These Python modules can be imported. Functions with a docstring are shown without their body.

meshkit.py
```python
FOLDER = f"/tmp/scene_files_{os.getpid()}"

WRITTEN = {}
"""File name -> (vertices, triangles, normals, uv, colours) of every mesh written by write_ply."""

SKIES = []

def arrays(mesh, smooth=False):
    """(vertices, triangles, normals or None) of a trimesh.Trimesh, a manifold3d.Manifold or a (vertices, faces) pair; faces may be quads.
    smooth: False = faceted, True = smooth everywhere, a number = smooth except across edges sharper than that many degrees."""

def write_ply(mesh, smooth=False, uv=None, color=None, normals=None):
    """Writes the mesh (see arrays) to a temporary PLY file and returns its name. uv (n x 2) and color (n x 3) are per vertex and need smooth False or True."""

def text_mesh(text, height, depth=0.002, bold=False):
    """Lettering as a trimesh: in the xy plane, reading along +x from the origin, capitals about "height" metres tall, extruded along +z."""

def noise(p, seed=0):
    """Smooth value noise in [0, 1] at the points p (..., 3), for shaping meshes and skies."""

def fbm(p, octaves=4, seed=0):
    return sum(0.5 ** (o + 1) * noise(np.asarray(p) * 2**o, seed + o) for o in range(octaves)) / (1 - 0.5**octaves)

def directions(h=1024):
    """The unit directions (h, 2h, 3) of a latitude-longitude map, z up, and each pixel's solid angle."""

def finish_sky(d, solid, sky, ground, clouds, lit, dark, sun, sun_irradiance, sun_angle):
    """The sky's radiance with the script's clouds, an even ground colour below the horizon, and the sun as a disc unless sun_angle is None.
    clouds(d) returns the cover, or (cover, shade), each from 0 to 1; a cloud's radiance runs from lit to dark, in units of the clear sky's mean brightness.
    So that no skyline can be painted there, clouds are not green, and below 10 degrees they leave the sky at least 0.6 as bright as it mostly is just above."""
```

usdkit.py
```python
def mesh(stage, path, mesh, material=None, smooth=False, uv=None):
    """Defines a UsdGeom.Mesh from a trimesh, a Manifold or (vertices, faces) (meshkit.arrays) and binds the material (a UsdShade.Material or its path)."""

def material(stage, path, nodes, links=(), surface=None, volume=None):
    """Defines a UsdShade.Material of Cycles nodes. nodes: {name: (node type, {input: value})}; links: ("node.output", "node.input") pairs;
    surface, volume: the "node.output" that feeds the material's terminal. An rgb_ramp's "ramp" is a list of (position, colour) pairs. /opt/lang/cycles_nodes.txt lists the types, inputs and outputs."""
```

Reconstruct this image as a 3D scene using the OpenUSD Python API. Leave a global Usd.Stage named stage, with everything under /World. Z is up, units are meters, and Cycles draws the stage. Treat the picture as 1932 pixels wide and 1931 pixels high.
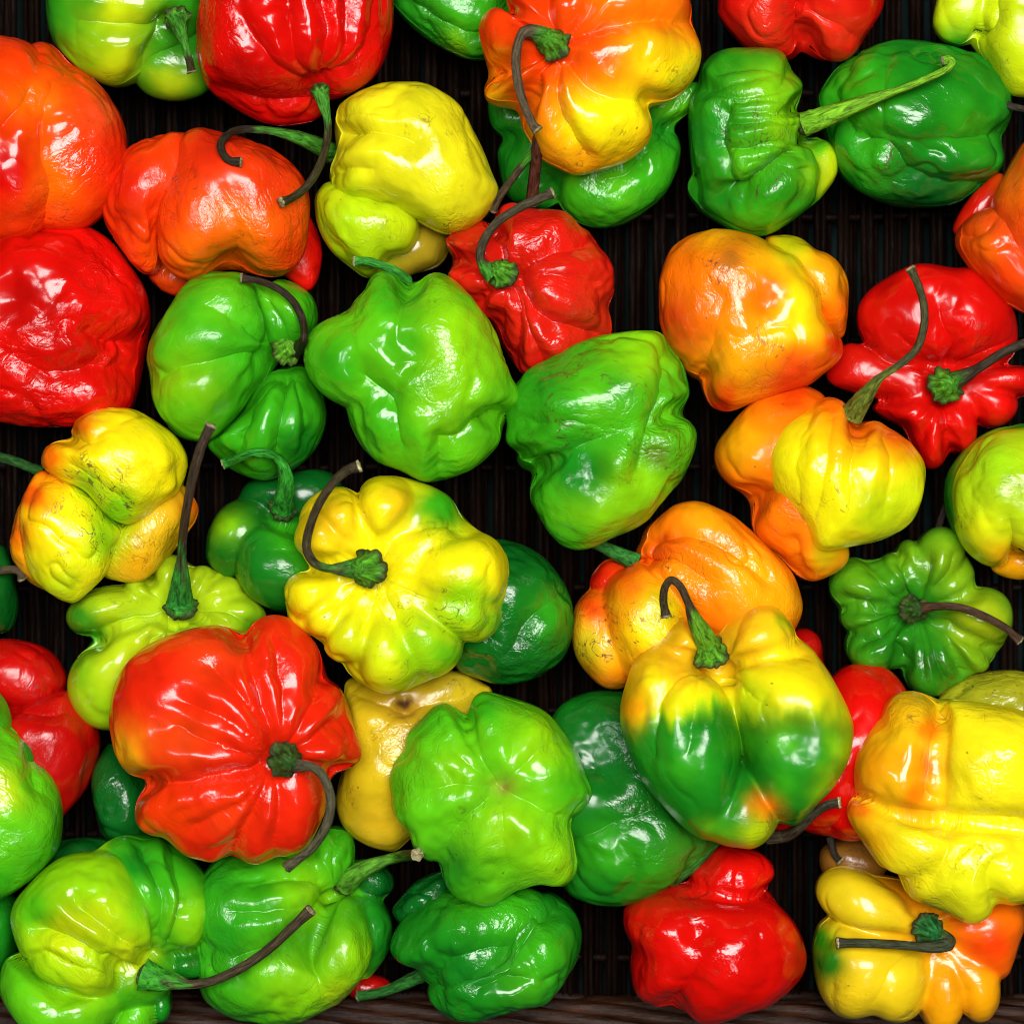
import math, random
import numpy as np
import usdkit, meshkit
from meshkit import noise, fbm
from pxr import Usd, UsdGeom, UsdLux, Gf, Sdf, Vt, UsdShade

stage = Usd.Stage.CreateInMemory()
UsdGeom.SetStageUpAxis(stage, UsdGeom.Tokens.z)
UsdGeom.SetStageMetersPerUnit(stage, 1.0)
UsdGeom.Xform.Define(stage, '/World')
UsdGeom.Scope.Define(stage, '/World/Looks')

# ------------------------------------------------------------------ camera, lamps, exposure
# lengths below are in "units" of 0.124 mm: one unit is one step of the measuring grid at the height ZR
S, D, ZR, C0 = 0.124e-3, 4800.0, 200.0, 966.0
cam = UsdGeom.Camera.Define(stage, '/World/camera')
cam.AddTranslateOp().Set(Gf.Vec3d(0, 0, (D + ZR) * S))
cam.CreateFocalLengthAttr(50.0)
cam.CreateHorizontalApertureAttr(50.0 * 1932 / D)
cam.CreateVerticalApertureAttr(50.0 * 1932 / D * 1023 / 1024)
cam.CreateClippingRangeAttr(Gf.Vec2f(0.02, 20))
cam.CreateFStopAttr(6.7)
cam.CreateFocusDistanceAttr((D + ZR - 330) * S)
cam.CreateExposureAttr(0.56)

def rect_lamp(name, loc, aim, w, h, strength, color):
    l = UsdLux.RectLight.Define(stage, '/World/' + name)
    l.CreateWidthAttr(w); l.CreateHeightAttr(h); l.CreateIntensityAttr(strength); l.CreateColorAttr(Gf.Vec3f(*color))
    m = Gf.Matrix4d(1).SetLookAt(Gf.Vec3d(*loc), Gf.Vec3d(*aim), Gf.Vec3d(0, 1, 0.01)).GetInverse()
    l.AddTransformOp().Set(m)
rect_lamp('key_lamp', (0.09, 0.19, 1.15), (0, 0, 0), 0.64, 0.44, 15.0, (1.0, 0.98, 0.95))
rect_lamp('side_lamp', (-0.50, 0.12, 1.00), (0, 0, 0), 0.18, 0.16, 12.0, (0.97, 0.99, 1.0))
rect_lamp('front_lamp', (0.22, -0.40, 1.05), (0, 0, 0), 0.15, 0.12, 12.0, (1.0, 0.99, 0.97))
rect_lamp('ceiling_lamp', (0, 0, 2.3), (0, 0, 0), 2.6, 2.6, 0.03, (1.0, 1.0, 1.0))

# ------------------------------------------------------------------ helpers
USED = {}
def numbered(parent, name):
    k = (parent, name); n = USED.get(k, -1) + 1; USED[k] = n
    return f'{parent}/{name}' if n == 0 else f'{parent}/{name}_{n:03d}'

def tag(p, **kw):
    for k, v in kw.items():
        if v: p.SetCustomDataByKey(k, v)

def put(parent, name, v, f, mat, org=(0, 0, 0), smooth=True, pv=None):
    """one Mesh prim; v in units, local to org"""
    path = numbered(parent, name)
    v = (np.asarray(v, float) - np.asarray(org, float)) * S
    m = usdkit.mesh(stage, path, (v, np.asarray(f)), mat, smooth=smooth)
    if pv:
        api = UsdGeom.PrimvarsAPI(m)
        for k, a in pv.items():
            t = Sdf.ValueTypeNames.Color3fArray if k == 'tint' else Sdf.ValueTypeNames.Float3Array
            api.CreatePrimvar(k, t, 'vertex').Set(Vt.Vec3fArray.FromNumpy(np.asarray(a, np.float32)))
    return m.GetPrim()

def xf(name, org):
    path = numbered('/World', name)
    x = UsdGeom.Xform.Define(stage, path)
    x.AddTranslateOp().Set(Gf.Vec3d(*(np.asarray(org, float) * S)))
    return x.GetPrim(), path

def pts(s):
    return np.array([[float(a) for a in w.split(',')] for w in s.split()]) if isinstance(s, str) else np.asarray(s, float)

def unproj(p, z):
    p = np.asarray(p, float); k = (D - (np.asarray(z, float) - ZR)) / D
    return np.stack([(p[..., 0] - C0) * k, (C0 - p[..., 1]) * k, np.broadcast_to(z, p[..., 0].shape)], -1)

def proj(v):
    k = (D - (v[..., 2] - ZR)) / D
    return np.stack([v[..., 0] / k + C0, C0 - v[..., 1] / k], -1)

def catmull(p, n=8, closed=False):
    p = np.asarray(p, float)
    q = np.vstack([p[-1:], p, p[:2]]) if closed else np.vstack([2 * p[0] - p[1], p, 2 * p[-1] - p[-2]])
    out = []
    t = (np.arange(n) / n)[:, None]
    for i in range(1, len(q) - 2):
        a, b, c, d = q[i - 1], q[i], q[i + 1], q[i + 2]
        out.append(0.5 * (2 * b + (c - a) * t + (2 * a - 5 * b + 4 * c - d) * t ** 2 + (3 * b - a - 3 * c + d) * t ** 3))
    out = np.vstack(out)
    return out if closed else np.vstack([out, p[-1:]])

def polydist(q, line):
    """distance of points q to a polyline, and the place along it (0..1)"""
    best = np.full(len(q), 1e9); at = np.zeros(len(q))
    seg = np.linalg.norm(np.diff(line, axis=0), axis=1); cum = np.concatenate([[0], np.cumsum(seg)])
    for i in range(len(line) - 1):
        a, d = line[i], line[i + 1] - line[i]
        t = np.clip(((q - a) @ d) / max(d @ d, 1e-9), 0, 1)
        r = np.linalg.norm(q - a - t[:, None] * d, axis=1)
        w = r < best
        best[w] = r[w]; at[w] = (cum[i] + t[w] * seg[i]) / cum[-1]
    return best, at

def radial(poly, c, th):
    a = poly - c; b = np.roll(a, -1, 0); e = b - a
    d = np.stack([np.cos(th), np.sin(th)], 1)
    den = d[:, None, 0] * e[None, :, 1] - d[:, None, 1] * e[None, :, 0]
    den = np.where(np.abs(den) < 1e-9, 1e-9, den)
    t = (a[None, :, 0] * e[None, :, 1] - a[None, :, 1] * e[None, :, 0]) / den
    u = (a[None, :, 0] * d[:, None, 1] - a[None, :, 1] * d[:, None, 0]) / den
    ok = (u >= -1e-6) & (u <= 1 + 1e-6) & (t > 0)
    return np.where(ok, t, 0).max(1)

def smooth_ring(R, k):
    n = len(R); x = np.arange(-3 * k, 3 * k + 1); w = np.exp(-0.5 * (x / k) ** 2); w /= w.sum()
    return sum(wi * np.roll(R, int(xi)) for wi, xi in zip(w, x))

# ------------------------------------------------------------------ materials
def mat(name, nodes, links, surface='p.BSDF'):
    return usdkit.material(stage, '/World/Looks/' + name, nodes, links, surface=surface)

# skin = (wrinkle, scar, roughness offset); grain = skin coordinates in units, turned and stretched fruit by fruit
SKIN = mat('pepper_skin', {
    'tint': ('attribute', {'attribute': 'tint'}), 'skin': ('attribute', {'attribute': 'skin'}), 'grain': ('attribute', {'attribute': 'grain'}),
    'sx': ('separate_xyz', {}),
    'n1': ('noise_texture', {'scale': 0.038, 'detail': 1.6, 'roughness': 0.45, 'distortion': 0.8}),
    'n2': ('noise_texture', {'scale': 0.13, 'detail': 2.0, 'roughness': 0.5, 'distortion': 1.2}),
    'n3': ('noise_texture', {'scale': 0.012, 'detail': 3.0, 'roughness': 0.6}),
    # fine relief
    'a1': ('math', {'math_type': 'subtract', 'value2': 0.5}), 'a2': ('math', {'math_type': 'absolute'}), 'a3': ('math', {'math_type': 'minimum', 'value2': 0.11}), 'w1': ('math', {'math_type': 'multiply'}), 'w2': ('math', {'math_type': 'multiply', 'value2': 0.24}), 'w12': ('math', {'math_type': 'add'}),
    'ww': ('math', {'math_type': 'multiply'}),
    'b': ('bump', {'strength': 1.0, 'distance': 1.0, 'filter_width': 0.1}),
    'hs': ('math', {'math_type': 'multiply', 'value2': 6.5 * S}),
    # mottling
    'mr': ('map_range', {'from_min': 0.3, 'from_max': 0.7, 'to_min': 0.78, 'to_max': 1.14, 'clamp': True}),
    'mot': ('mix', {'mix_type': 'multiply', 'fac': 1.0}),
    # corky lines: thin contour lines of a noise, broken by another
    'c1': ('noise_texture', {'scale': 0.028, 'detail': 2.5, 'roughness': 0.55, 'distortion': 1.6}),
    'c1a': ('math', {'math_type': 'subtract', 'value2': 0.5}), 'c1b': ('math', {'math_type': 'absolute'}),
    'c1c': ('map_range', {'range_type': 'smoothstep', 'from_min': 0.006, 'from_max': 0.022, 'to_min': 1.0, 'to_max': 0.0, 'clamp': True}),
    'c2': ('noise_texture', {'scale': 0.03, 'detail': 1.0}),
    'c2a': ('map_range', {'range_type': 'smoothstep', 'from_min': 0.49, 'from_max': 0.58, 'to_min': 0.0, 'to_max': 1.0, 'clamp': True}),
    'c3': ('math', {'math_type': 'multiply'}), 'scar': ('math', {'math_type': 'multiply', 'use_clamp': True}),
    # specks
    'v': ('voronoi_texture', {'feature': 'f1', 'scale': 0.030}),
    'va': ('map_range', {'range_type': 'smoothstep', 'from_min': 0.035, 'from_max': 0.075, 'to_min': 0.75, 'to_max': 0.0, 'clamp': True}),
    'vs': ('separate_color', {}), 'vb': ('math', {'math_type': 'greater_than', 'value2': 0.70}), 'vc': ('math', {'math_type': 'multiply'}),
    'mark': ('math', {'math_type': 'maximum'}),
    'dark': ('mix', {'mix_type': 'multiply', 'fac': 1.0, 'color2': (0.30, 0.22, 0.12)}),
    'brown': ('mix', {'mix_type': 'mix', 'fac': 0.5, 'color2': (0.10, 0.045, 0.012)}),
    'col': ('mix', {'mix_type': 'mix'}),
    'rr': ('math', {'math_type': 'add', 'value2': 0.19}), 'rs': ('math', {'math_type': 'multiply', 'value2': 0.35}), 'ro': ('math', {'math_type': 'add'}),
    'p': ('principled_bsdf', {'ior': 1.45, 'specular_ior_level': 0.52, 'subsurface_weight': 0.05, 'subsurface_scale': 0.0035, 'subsurface_radius': (1.0, 0.7, 0.2)}),
}, [('grain.vector', x + '.vector') for x in ('n1', 'n2', 'n3', 'c1', 'c2', 'v')] + [
    ('skin.vector', 'sx.vector'),
    ('n1.fac', 'a1.value1'), ('a1.value', 'a2.value1'), ('a2.value', 'a3.value1'), ('a3.value', 'w1.value1'), ('sx.x', 'w1.value2'), ('n2.fac', 'w2.value1'), ('w1.value', 'w12.value1'), ('w2.value', 'ww.value1'), ('sx.x', 'ww.value2'),
    ('ww.value', 'w12.value2'), ('w12.value', 'hs.value1'), ('hs.value', 'b.height'), ('b.normal', 'p.normal'),
    ('n3.fac', 'mr.value'), ('tint.color', 'mot.color1'), ('mr.result', 'mot.color2'),
    ('c1.fac', 'c1a.value1'), ('c1a.value', 'c1b.value1'), ('c1b.value', 'c1c.value'), ('c2.fac', 'c2a.value'), ('c1c.result', 'c3.value1'), ('c2a.result', 'c3.value2'),
    ('c3.value', 'scar.value1'), ('sx.y', 'scar.value2'),
    ('v.distance', 'va.value'), ('v.color', 'vs.color'), ('vs.r', 'vb.value1'), ('va.result', 'vc.value1'), ('vb.value', 'vc.value2'),
    ('scar.value', 'mark.value1'), ('vc.value', 'mark.value2'),
    ('mot.color', 'dark.color1'), ('dark.color', 'brown.color1'), ('mot.color', 'col.color1'), ('brown.color', 'col.color2'), ('mark.value', 'col.fac'),
    ('col.color', 'p.base_color'), ('sx.z', 'rr.value1'), ('mark.value', 'rs.value1'), ('rr.value', 'ro.value1'), ('rs.value', 'ro.value2'), ('ro.value', 'p.roughness')])

STALK = mat('stalk', {
    'tint': ('attribute', {'attribute': 'tint'}), 'grain': ('attribute', {'attribute': 'grain'}),
    'n': ('noise_texture', {'scale': 0.14, 'detail': 4.0, 'roughness': 0.65, 'distortion': 0.6}),
    'mr': ('map_range', {'from_min': 0.32, 'from_max': 0.68, 'to_min': 0.25, 'to_max': 2.0, 'clamp': True}),
    'm': ('mix', {'mix_type': 'multiply', 'fac': 1.0}),
    'hs': ('math', {'math_type': 'multiply', 'value2': 5.0 * S}), 'b': ('bump', {'strength': 1.0, 'distance': 1.0}),
    'p': ('principled_bsdf', {'roughness': 0.6, 'specular_ior_level': 0.18}),
}, [('grain.vector', 'n.vector'), ('n.fac', 'mr.value'), ('tint.color', 'm.color1'), ('mr.result', 'm.color2'), ('m.color', 'p.base_color'),
    ('n.fac', 'hs.value1'), ('hs.value', 'b.height'), ('b.normal', 'p.normal')])

def woody(name, dark, light, scale, stretch, rough, spec=0.2):
    return mat(name, {
        'o': ('texture_coordinate', {}), 'oi': ('object_info', {}), 'mp': ('mapping', {'scale': stretch}),
        'n': ('noise_texture', {'scale': scale, 'detail': 5.0, 'roughness': 0.65, 'distortion': 0.4}),
        'r': ('rgb_ramp', {'ramp': [(0.3, dark), (0.55, tuple((a + b) / 2 for a, b in zip(dark, light))), (0.72, light)]}),
        'b': ('bump', {'strength': 0.7, 'distance': 1.0}), 'hs': ('math', {'math_type': 'multiply', 'value2': 0.0008}),
        'p': ('principled_bsdf', {'roughness': rough, 'specular_ior_level': spec}),
    }, [('o.object', 'mp.vector'), ('mp.vector', 'n.vector'), ('n.fac', 'r.fac'), ('r.color', 'p.base_color'), ('n.fac', 'hs.value1'), ('hs.value', 'b.height'), ('b.normal', 'p.normal')])
CANE = woody('dark_cane', (0.0008, 0.0003, 0.0002), (0.015, 0.0052, 0.0021), 900, (1, 0.06, 1), 0.5, 0.10)
CANE2 = woody('rim_cane', (0.003, 0.001, 0.0004), (0.050, 0.017, 0.0065), 700, (0.07, 1, 1), 0.45, 0.15)
TEAL = woody('teal_cloth', (0.0006, 0.009, 0.009), (0.001, 0.016, 0.015), 120, (1, 1, 1), 0.8)

# ------------------------------------------------------------------ colours of the fruit
RED, DRED, ORED, ORG = (0.60, 0.004, 0.002), (0.38, 0.003, 0.002), (0.78, 0.040, 0.002), (0.84, 0.16, 0.002)
YORG, YEL, LEM, LIM = (0.84, 0.34, 0.003), (0.86, 0.73, 0.004), (0.50, 0.64, 0.005), (0.22, 0.54, 0.004)
LGR, GRN, MGR, DGR = (0.095, 0.47, 0.006), (0.036, 0.34, 0.006), (0.009, 0.20, 0.008), (0.003, 0.10, 0.010)
OCH = (0.60, 0.43, 0.008)

# ------------------------------------------------------------------ a fruit
SURF = np.full((520, 520), -1e9)          # top of what lies in the basket, on a coarse grid (5 units), so that stalks can rest on it
def surf_add(v):
    p = ((proj(v) + 300) / 5).astype(int); ok = ((p >= 1) & (p < 519)).all(1); p = p[ok]; z = v[ok, 2]
    for dx in (-1, 0, 1):
        for dy in (-1, 0, 1):
            if dx == 0 or dy == 0: np.maximum.at(SURF, (p[:, 1] + dy, p[:, 0] + dx), z)
def surf_at(p):
    q = np.clip(((np.asarray(p) + 300) / 5).astype(int), 0, 519)
    return SURF[q[:, 1], q[:, 0]]

def petal(c, tip, w, inner=0.0, taper=0.30):
    """outline of one rib running from the calyx c to its rounded tip, w = half width"""
    c, tip = np.array(c, float), np.array(tip, float); d = tip - c; n = np.array([-d[1], d[0]]) / np.linalg.norm(d)
    a = np.arange(16) / 16 * 2 * math.pi
    t = inner + (1 - inner) * (0.5 + 0.5 * np.sign(np.cos(a)) * np.abs(np.cos(a)) ** 0.85)
    return c + t[:, None] * d + (np.sin(a) * w * 1.12 * (0.97 - 0.5 * taper + taper * np.cos(a)))[:, None] * n

def prep(lo):
    z = lo['z']; poly = unproj(catmull(pts(lo['outline']), 8, True), z)[:, :2]
    x, y = poly[:, 0], poly[:, 1]
    a = x * np.roll(y, -1) - np.roll(x, -1) * y; A = a.sum() / 2
    cen = np.array([((x + np.roll(x, -1)) * a).sum(), ((y + np.roll(y, -1)) * a).sum()]) / (6 * A) if lo.get('c') is None else unproj(np.array(lo['c'], float), z)[:2]
    th = np.arange(256) / 256 * 2 * math.pi
    R = smooth_ring(np.maximum(radial(poly, cen, th), 4), 1.2)
    size = math.sqrt(abs(A))
    return dict(poly=poly, A=abs(A), cen=cen, R=R, Rs=smooth_ring(R, 12), H=lo.get('H') or 0.50 * size, z=z, e=lo.get('e', 0.88), size=size)

def top_of(L, X, Y):
    dx, dy = X - L['cen'][0], Y - L['cen'][1]; r_ = np.hypot(dx, dy); t = (np.arctan2(dy, dx) / (2 * math.pi)) % 1.0 * 256
    i0 = np.floor(t).astype(int) % 256; f = t - np.floor(t); i1 = (i0 + 1) % 256
    R = L['R'][i0] * (1 - f) + L['R'][i1] * f; Rs = L['Rs'][i0] * (1 - f) + L['Rs'][i1] * f
    m = np.clip(r_ / R, 0, 1) ** 2; R2 = R * m + Rs * (1 - m); rho = r_ / np.where(r_ < R, np.maximum(R2, r_ * 1.0001), R)
    w = np.maximum(1 - np.clip(rho, 0, 1) ** (2 / L['e']), 0) ** (L['e'] / 2)
    return np.where(r_ < R, L['z'] + L['H'] * w, L['z'] - 1.6 * (r_ - R))

def fused(seed, lobes, wr, cap=None, k=9.0):
    """one fruit out of its lobes: closed, its top the rounded union of the lobes' tops, with creases and dents pressed in.
    a lobe: outline, z of its widest section, H its height; cr: (points, depth, width[, end depth share]); de: (x, y, radius, depth), depth < 0 bulges."""
    rng = np.random.default_rng(seed)
    Ls = [prep(lo) for lo in lobes]; many = len(Ls) > 1
    NA, NU, NL = (272, 84, 9) if many else (216, 68, 9)
    W = np.array([L['A'] for L in Ls]); cen = sum(L['cen'] * w for L, w in zip(Ls, W)) / W.sum() if many else Ls[0]['cen']
    th = np.arange(NA) / NA * 2 * math.pi
    RR = np.array([radial(L['poly'], cen, th) for L in Ls]); R = smooth_ring(np.maximum(RR.max(0), 4), 1.7)
    zr = smooth_ring(np.array([L['z'] for L in Ls])[RR.argmax(0)].astype(float), 5)
    Hm = max(L['z'] + L['H'] for L in Ls) - zr.mean(); Hd = min(0.46 * math.sqrt(W.max()), zr.min() - 4)
    ph = np.concatenate([np.linspace(0, math.pi / 2, NU + 1), np.linspace(math.pi / 2, math.pi, NL + 1)[1:]])[1:-1]
    e = 0.88; rho = np.sin(ph) ** e; w = np.sign(np.cos(ph)) * np.abs(np.cos(ph)) ** e
    if many: rho = np.where(w > 0, np.sin(ph) ** 1.25, rho)
    Rs = smooth_ring(R, 12); mixf = np.clip(rho, 0, 1)[:, None] ** 2
    rr = rho[:, None] * (R[None] * mixf + Rs[None] * (1 - mixf))
    X = np.concatenate([[0.0], (rr * np.cos(th)).ravel(), [0.0]]) + cen[0]; Y = np.concatenate([[0.0], (rr * np.sin(th)).ravel(), [0.0]]) + cen[1]
    wv = np.concatenate([[1.0], np.repeat(w, NA), [-1.0]]); zb = np.concatenate([[zr.mean()], np.tile(zr, len(ph)), [zr.mean()]])
    T = np.array([top_of(L, X, Y) for L in Ls])
    M = T.max(0); E = np.exp((T - M) / k); Z = M + k * np.log(E.sum(0)); share = E / E.sum(0)
    Z = np.where(wv > 0.0, np.maximum(Z, zb), zb + Hd * wv)
    v = np.stack([X, Y, Z], 1)
    nr = len(ph)
    f = [[0, 1 + j, 1 + (j + 1) % NA] for j in range(NA)]
    i, j = np.meshgrid(np.arange(nr - 1), np.arange(NA), indexing='ij'); a0 = 1 + i * NA + j; a1 = 1 + i * NA + (j + 1) % NA
    quads = np.stack([a0, a0 + NA, a1 + NA, a1], -1).reshape(-1, 4)
    last = len(v) - 1; b0 = 1 + (nr - 1) * NA
    f = np.vstack([f, quads[:, [0, 1, 2]], quads[:, [0, 2, 3]], [[last, b0 + (j + 1) % NA, b0 + j] for j in range(NA)]])
    n = meshkit.arrays((v, f), True)[2]
    if n[0, 2] < 0: f = f[:, ::-1]; n = -n
    n2 = v - [cen[0], cen[1], zb.mean()]; n2 = n2 / np.array([R.mean() ** 2, R.mean() ** 2, max(Hm, 20) ** 2]); n2 /= np.linalg.norm(n2, axis=1, keepdims=True) + 1e-9
    n = 0.5 * n + 0.5 * n2; n /= np.linalg.norm(n, axis=1, keepdims=True) + 1e-9
    wt = np.where(wv > -0.35, np.where(wv > 0, np.clip(0.34 + 1.6 * wv, 0, 1), 0.3 * (wv > -0.01)), 0)
    p = proj(v)
    wob = (np.stack([fbm(np.c_[p / 55, np.full(len(p), seed)], 3, 5), fbm(np.c_[p / 55, np.full(len(p), seed + 9.5)], 3, 8)], 1) - 0.5) * 18
    q = p + wob
    cut = np.zeros(len(v))
    for li, lo in enumerate(lobes):
        own = np.clip(share[li] * 3, 0, 1) if many and not lo.get('all') else 1.0
        for c_ in lo.get('cr', ()):
            line = pts(c_[0]); line = catmull(line, 6) if len(line) > 2 else line
            dep, wid, end = (list(c_[1:]) + [16, 42, 0.6][len(c_) - 1:])[:3]
            d, at = polydist(q, line); s = np.clip(d / wid, 0, 1)
            prof = 0.5 * (1 - np.sqrt(1 - (1 - s) ** 2 + 0.0009) ** 0.8) + 0.6 * np.exp(-(d / (0.62 * wid)) ** 2)
            cut += own * (2.35 * dep * ((1 - at) + at * end) * np.clip(prof, 0, 1)) ** 2.5
    cut = cut ** 0.4
    for li, lo in enumerate(lobes):
        own = np.clip(share[li] * 3, 0, 1) if many and not lo.get('all') else 1.0
        for (dx, dy, dr, dd) in lo.get('de', ()):
            cut = cut + own * dd * np.exp(-((q - [dx, dy]) ** 2).sum(1) / dr ** 2 * 1.2)
    if cap:
        cut = cut + cap.get('sink', 16) * np.exp(-((p - cap['at']) ** 2).sum(1) / (cap['r'] * 1.5) ** 2 * 1.2)
    big = fbm(v / 95 + seed * 3.1, 2, seed) - 0.5
    ang = rng.uniform(0, math.pi); ca, sa = math.cos(ang), math.sin(ang)
    g = np.stack([v[:, 0] * ca + v[:, 1] * sa, (-v[:, 0] * sa + v[:, 1] * ca) * 0.62, v[:, 2]], 1) + seed * 37.7
    med = fbm(g / 62, 3, seed + 2) - 0.5
    patch = np.clip(0.5 + 5.0 * (fbm(v / 80 + seed * 2.3, 2, seed + 6) - 0.5), 0, 1.2)
    fine = fbm(g / np.array([22, 30, 22]), 2, seed + 4) - 0.5
    # soft folds wandering over the skin, and fine pleats that run out from the calyx
    fold = fbm(np.c_[v / 190 + (fbm(v / 70 + seed, 2, 3)[:, None] - 0.5) * 0.7], 2, seed + 12)
    cut = cut + np.exp(-np.abs((fold - 0.5) / 0.065) ** 1.5) * 9 * min(wr + 0.2, 1.0) * np.clip(patch + 0.1, 0, 1)
    if cap and cap.get('lean', .5) < 0.62:
        dp = p - cap['at']; rr_ = np.hypot(dp[:, 0], dp[:, 1]); an = np.arctan2(dp[:, 1], dp[:, 0])
        an = an + (fbm(np.c_[p / 70, np.full(len(p), seed + 4.4)], 2, 14) - 0.5) * 0.9
        pl = np.maximum(noise(np.stack([np.cos(an) * 3.6, np.sin(an) * 3.6, an * 0 + seed], 1), 9) - 0.35, 0) * 1.6
        cut = cut + 11 * pl * np.clip((rr_ - cap['r'] * .8) / 25, 0, 1) * np.exp(-(rr_ / (cap['r'] * 3.4)) ** 2)
    cut = cut + big * (14 if many else 20) + med * 22 * wr + fine * 6.5 * patch * min(wr + 0.15, 1.1)
    return v - n * (cut * wt)[:, None], f, g, share

def tint_of(v, seed, base, spots):
    p = proj(v)
    q = p + (np.stack([fbm(np.c_[p / 60, np.full(len(p), seed + .3)], 3, 15), fbm(np.c_[p / 60, np.full(len(p), seed + 7.7)], 3, 18)], 1) - 0.5) * 60
    c = np.tile(np.array(base, float), (len(v), 1))
    streak = (fbm(np.c_[p[:, 0] / 26, p[:, 1] / 170, np.full(len(p), seed + 1.1)], 3, 33) - 0.5) * 150
    for s in spots:
        if s[0] == 'h':      # ripening front: colour s[6] beyond the line through (s[1], s[2]) with normal (s[3], s[4]), s[5] wide
            m = np.clip(((q - [s[1], s[2]]) @ np.array([s[3], s[4]]) + streak) / s[5] + 0.5, 0, 1); m = (m * m * (3 - 2 * m))[:, None]
            c = c * (1 - m) + np.array(s[6]) * m; continue
        x, y, r, col = s[:4]; amt = s[4] if len(s) > 4 else 1.0
        m = np.clip(1.15 * np.exp(-((q - [x, y]) ** 2).sum(1) / (0.92 * r) ** 2), 0, 1) * amt
        c = c * (1 - m[:, None]) + np.array(col) * m[:, None]
    return c

GREEN_STALK, BROWN_STALK, PALE_CUT = np.array((0.035, 0.17, 0.012)), np.array((0.030, 0.026, 0.007)), np.array((0.30, 0.26, 0.13))
ORDER = []
def pepper(label, base, lobes, spots=(), scars=(), wr=0.5, gloss=0.0, stem=None, cap=None, name='habanero_pepper', k=None):
    ORDER.append(dict(label=label, base=base, lobes=lobes, spots=spots, scars=scars, wr=wr, gloss=gloss, stem=stem, cap=cap, name=name, k=k))

def frame(ax):
    ax = ax / np.linalg.norm(ax); u = np.cross(ax, [0.31, 0.95, 0.02]); u /= np.linalg.norm(u)
    return u, np.cross(ax, u), ax

def tube(path, rad, seed, sides=12, ridge=0.10):
    path = np.asarray(path); n = len(path)
    t = np.gradient(path, axis=0); t /= np.linalg.norm(t, axis=1, keepdims=True) + 1e-9
    u, w, _ = frame(t[0]); V = []
    a = np.arange(sides) / sides * 2 * math.pi
    for i in range(n):
        u = u - t[i] * (u @ t[i]); u /= np.linalg.norm(u); w = np.cross(t[i], u)
        r = rad[i] * (1 + ridge * np.cos(a * 5 + seed + i * 0.05) + 0.10 * (noise(np.stack([a * 0 + i * 0.35, np.cos(a) * 1.3, np.sin(a) * 1.3 + seed], 1), 3) - 0.5))
        V.append(path[i] + np.cos(a)[:, None] * u * r[:, None] + np.sin(a)[:, None] * w * r[:, None])
    V = np.array(V)
    i, j = np.meshgrid(np.arange(n - 1), np.arange(sides), indexing='ij')
    b0 = i * sides + j; b1 = i * sides + (j + 1) % sides
    q = np.stack([b0, b1, b1 + sides, b0 + sides], -1).reshape(-1, 4)
    grain = np.stack([np.repeat(np.arange(n) * 1.2, sides), np.tile(np.cos(a) * 14, n), np.tile(np.sin(a) * 14, n) + seed * 31], 1)
    return V, np.vstack([q[:, [0, 1, 2]], q[:, [0, 2, 3]]]), grain, t[-1]

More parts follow.
